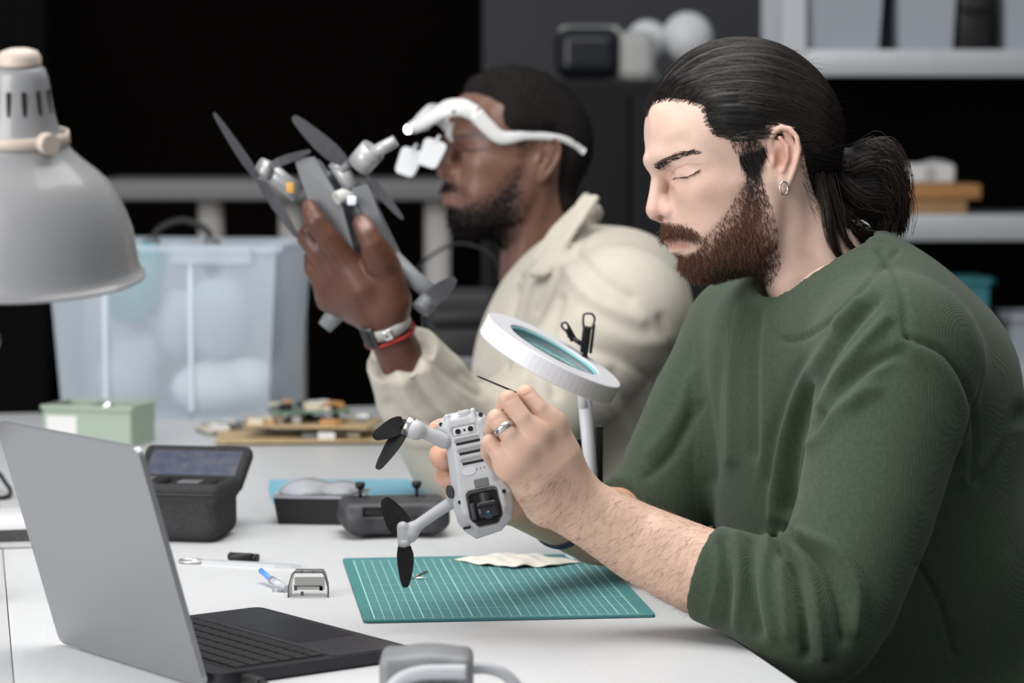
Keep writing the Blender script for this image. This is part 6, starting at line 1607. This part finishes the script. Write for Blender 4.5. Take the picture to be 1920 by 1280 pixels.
dpart('camera_lens', MB().lathe([(0.0005, 0.0022), (0.003, 0.002), (0.0042, 0.001), (0.0045, -0.002)], (cv[0] - 0.002, cv[1] + 0.0105, ZB + 0.002), frame_from((0, 0.7, 0.7)), 20), mat('teal_lens', (0.01, 0.05, 0.07), 0.05))
c = dl(853, 922); dpart('side_sensor', MB().prism([(0.0042 * math.cos(a), 0.0066 * math.sin(a)) for a in np.linspace(0, 2 * math.pi, 25)[:-1]], 0.004, 0.0118, (c[0] - 0.0004, c[1], 0), frame_from((0.45, 0, 0.9), (1, 0, 0))), M_DK)
for u, v, z in ((828, 799, 0.0118), (902, 780, 0.0118), (864, 944, 0.0150), (946, 923, 0.0150)): disc('screw_hole', u, v, 0.0021, z - 0.004, z + 0.0004, M_DK, 14)
c = dl(877, 990); dpart('nose_slit', MB().box((c[0], c[1], 0.0108), (0.0075, 0.0028, 0.003), bevel=0.0005, seg=1), M_DK)
c0, c1 = dl(847, 836), dl(861, 880); dpart('side_seam', MB().tube([np.array([c0[0], c0[1], ZB - 0.0030]), np.array([c1[0], c1[1], ZB - 0.0024])], 0.0004, 6), mat('seam_grey', (0.25, 0.26, 0.27), 0.6))
c = dl(870, 777); dpart('tail_tab', MB().box((c[0], c[1], ZB - 0.0012), (0.011, 0.004, 0.002), bevel=0.0006, seg=1), MATS['drone_light'])
# arms, motors, blades
def blade(parent, root, tip, w, nrm, m_, name='blade', sweep=0.25, th=0.0012):
    root, tip = np.asarray(root), np.asarray(tip); t = tip - root; L = np.linalg.norm(t); t /= L
    nrm = np.asarray(nrm, float); nrm -= t * nrm.dot(t); nrm /= np.linalg.norm(nrm); s = np.cross(nrm, t)
    up_, lo_ = [], []
    for q, a, b in ((0.0, .30, .30), (0.08, .48, .42), (0.25, .62, .52), (0.45, .60, .52), (0.65, .48, .46), (0.82, .34, .40), (0.95, .20, .30), (1.0, .06, .20)):
        up_.append(root + t * L * q + s * w * a + nrm * (0.0015 * math.sin(q * 3))); lo_.append(root + t * L * q - s * w * b - nrm * (0.0012 * math.sin(q * 3)))
    m = len(up_); vs = [p + nrm * th / 2 for p in up_ + lo_] + [p - nrm * th / 2 for p in up_ + lo_]
    fs = []
    for i in range(m - 1):
        fs += [(i, i + 1, m + i + 1, m + i), (2 * m + i, 3 * m + i, 3 * m + i + 1, 2 * m + i + 1), (i, 2 * m + i, 2 * m + i + 1, i + 1), (m + i, m + i + 1, 3 * m + i + 1, 3 * m + i)]
    fs += [(0, m, 3 * m, 2 * m), (m - 1, 3 * m - 1, 4 * m - 1, 2 * m - 1)]
    return MB().mesh(vs, fs, False).build(name, m_, parent, world=True)
M_PROP = mat('propeller_black', (0.009, 0.009, 0.010), 0.5, spec=0.25); M_MOT = mat('motor_steel', (0.45, 0.44, 0.43), 0.3, 0.9)
# rear arm with motor, upper left
v_ = Vol(W(745, 850, DD - 0.01) - np.array([0, 0.04, 0]), W(850, 770, DD - 0.01) + np.array([0, 0.04, 0]), 0.0010)
v_.chain([S(832, 826, DD - 0.004, 15), S(812, 817, DD - 0.008, 13.5), S(788, 806, DD - 0.010, 13), S(776, 803, DD - 0.011, 14)], k=0.002)
v_.chain([S(780, 806, DD - 0.014, 19), S(773, 803, DD - 0.008, 19)], k=0.003)
V, F = v_.surface(); wobj('arm', V, F, M_DG, dr)
ma, mb_ = W(776, 805, DD - 0.010), W(757, 796, DD - 0.010)
axm = (mb_ - ma) / np.linalg.norm(mb_ - ma)
MB().lathe([(0.001, 0.0), (0.0110, 0.0), (0.0112, 0.001), (0.0112, 0.0065), (0.0100, 0.0075), (0.001, 0.0075)], ma + axm * 0.003, frame_from(axm), 28).build('motor', M_MOT, dr, world=True)
hb_ = ma + axm * 0.0115
MB().tube([hb_ - axm * 0.002, hb_ + axm * 0.0022], 0.0055, 16).build('hub', M_PROP, dr, world=True)
blade(dr, hb_ + np.array([0, 0, 0.004]), W(701, 822, DD - 0.02), 0.0165, (0.25, -0.9, 0.35), M_PROP); blade(dr, hb_ + np.array([0, 0, -0.001]), W(709, 880, DD - 0.025), 0.0155, (-0.35, -0.85, 0.3), M_PROP)
# front arm, lower left
v_ = Vol(W(735, 1040, DD - 0.03) - np.array([0, 0.04, 0]), W(870, 925, DD) + np.array([0, 0.04, 0]), 0.0010)
v_.chain([S(852, 938, DD - 0.002, 12), S(815, 962, DD - 0.010, 11), S(778, 988, DD - 0.018, 11)], k=0.002)
v_.chain([S(772, 994, DD - 0.018, 16), S(768, 1002, DD - 0.020, 16)], k=0.003)
v_.chain([S(755, 988, DD - 0.024, 11), S(757, 1016, DD - 0.024, 11.5)], k=0.003)
V, F = v_.surface(); wobj('arm', V, F, M_DG, dr)
MB().tube([W(757, 1012, DD - 0.024), W(758, 1024, DD - 0.024)], 0.0062, 18).build('motor', M_DG, dr, world=True)
blade(dr, W(765, 1000, DD - 0.012), W(718, 936, DD - 0.006), 0.021, (-0.3, -0.9, 0.2), M_PROP); blade(dr, W(757, 1018, DD - 0.026), W(762, 1101, DD - 0.03), 0.0145, (0.15, -0.95, 0.05), M_PROP)
# arms on the far side, mostly behind the hand
v_ = Vol(W(895, 840, DD) - np.array([0, 0.03, 0]), W(975, 775, DD) + np.array([0, 0.06, 0]), 0.0012)
v_.chain([S(912, 806, DD + 0.002, 13), S(930, 800, DD + 0.012, 13), S(955, 795, DD + 0.026, 15)], k=0.002)
V, F = v_.surface(); wobj('arm', V, F, M_DG, dr)
MB().tube([W(915, 788, DD - 0.010), W(909, 812, DD - 0.010)], 0.0014, 8).build('seal_strip', M_DK, dr, world=True)
# thin probe held between the fingers
pr = empty('plastic_probe', tuple(W(1000, 752, 2.735))); tag(pr, 'thin black probe between the fingers of the ringed hand', 'probe')
pa, pb_, pc = W(895, 705, 2.70), W(950, 728, 2.715), W(1004, 752, 2.735)
MB().tube([pa, pa * 0.98 + pb_ * 0.02, pb_, pc], [0.0009, 0.0013, 0.0016, 0.0016], 10, flat=0.6).build('shaft', M_DK, pr, world=True)
MB().tube([pc, W(1020, 759, 2.742)], 0.0020, 10).build('grip', M_DK, pr, world=True)

# ---------------------------------------------------------------- large dark drone held up by the man in cream
D3 = 3.60
d2 = empty('quadcopter_drone', tuple(W(650, 400, D3))); tag(d2, 'large dark grey drone with long blades held up by the man in cream', 'drone')
M_BG = mat('dark_drone_grey', (0.135, 0.14, 0.15), 0.4); M_BL = mat('silver_drone', (0.42, 0.42, 0.43), 0.35, 0.3); M_BP = mat('grey_blade', (0.045, 0.045, 0.052), 0.35)
p2 = mpp(D3)
def plate(corners, th, name, m_):
    P = [W(*c) for c in corners]; n = np.cross(P[1] - P[0], P[2] - P[0]); n /= np.linalg.norm(n); k = len(P)
    return MB().mesh([p - n * th / 2 for p in P] + [p + n * th / 2 for p in P], [tuple(range(k))[::-1], tuple(range(k, 2 * k))] + [(i, (i + 1) % k, k + (i + 1) % k, k + i) for i in range(k)], False).build(name, m_, d2, world=True)
v_ = Vol(W(545, 500, D3) - np.array([0.01, 0.08, 0.03]), W(760, 280, D3) + np.array([0.01, 0.08, 0.02]), 0.0022)
v_.chain([S(585, 322, D3 + 0.01, 26), S(620, 390, D3 + 0.012, 34), S(655, 455, D3 + 0.018, 34)], k=0.004)
v_.chain([S(640, 330, D3 + 0.005, 20), S(680, 395, D3 + 0.005, 30), S(730, 480, D3 + 0.01, 22)], k=0.010)
V, F = v_.surface(); wobj('hull', V, F, M_BG, d2)
plate([(551, 296, D3 - 0.025), (590, 294, D3 - 0.028), (640, 378, D3 - 0.030), (664, 470, D3 - 0.022), (640, 466, D3 - 0.018), (583, 388, D3 - 0.020)], 0.006, 'belly_plate', mat('grey_plate', (0.17, 0.175, 0.185), 0.45))
plate([(658, 352, D3 - 0.03), (690, 345, D3 - 0.03), (738, 470, D3 - 0.02), (716, 470, D3 - 0.02)], 0.010, 'side_panel', MATS['grey_plate'])
MB().tube([W(560, 362, D3), W(530, 340, D3 - 0.005), W(502, 318, D3 - 0.01)], [0.0135, 0.012, 0.013], 16).build('arm', M_BL, d2, world=True)
MB().box(W(544, 352, D3 - 0.014), (0.010, 0.006, 0.014), bevel=0.001).build('amber_light', mat('amber', (0.65, 0.36, 0.08), 0.4), d2, world=True)
MB().tube([W(505, 322, D3 - 0.012), W(485, 314, D3 - 0.018)], 0.0135, 20).build('motor', M_BL, d2, world=True)
MB().tube([W(735, 484, D3 + 0.0), W(775, 522, D3 - 0.0), W(818, 556, D3 - 0.0)], [0.0125, 0.0115, 0.011], 16).build('arm', mat('arm_grey', (0.22, 0.23, 0.24), 0.4), d2, world=True)
MB().tube([W(806, 560, D3 - 0.01), W(788, 582, D3 - 0.015)], [0.012, 0.013], 20).build('motor', M_BG, d2, world=True)
for a, b, r_, n_ in ((W(632, 306, D3 - 0.02), W(660, 352, D3 - 0.02), 0.011, 'arm'), (W(672, 312, D3 - 0.02), W(700, 280, D3 - 0.03), 0.017, 'motor'), (W(628, 300, D3 - 0.02), W(648, 322, D3 - 0.02), 0.012, 'motor')):
    MB().tube([a, b], r_, 20).build(n_, M_BL, d2, world=True)
MB().tube([W(660, 372, D3 - 0.03), W(642, 366, D3 - 0.035), W(630, 372, D3 - 0.04)], 0.009, 12).build('landing_foot', mat('pale_shell', (0.50, 0.50, 0.48), 0.5), d2, world=True)
bk = (0.1, -0.95, 0.3)
for rt, tp, w in (((484, 334), (400, 212), 0.011), ((486, 338), (558, 444), 0.012), ((646, 304), (548, 220), 0.021), ((505, 312), (582, 282), 0.010), ((686, 332), (756, 410), 0.011)):
    blade(d2, W(*rt, D3 - 0.03), W(*tp, D3 - 0.035), w, bk, M_BP, th=0.002)
MB().tube([W(694, 290, D3 - 0.035), W(742, 264, D3 - 0.04)], [0.009, 0.008], 12).build('landing_leg', M_BL, d2, world=True)
blade(d2, W(808, 566, D3 - 0.02), W(852, 520, D3 - 0.03), 0.020, bk, M_BP, th=0.002)
MB().tube([W(648, 566, D3 + 0.05), W(628, 590, D3 + 0.05), W(608, 614, D3 + 0.05)], [0.012, 0.0125, 0.010], 14).build('folded_arm', mat('arm_grey', (0.22, 0.23, 0.24), 0.4), d2, world=True)
MB().tube([W(668, 560, D3 + 0.055), W(640, 566, D3 + 0.05)], 0.012, 14).build('arm_joint', M_BG, d2, world=True)
MB().box(W(660, 376, D3 - 0.045), (0.012, 0.008, 0.012), bevel=0.002).build('sensor', mat('led_white', (0.75, 0.78, 0.95), 0.2), d2, world=True)
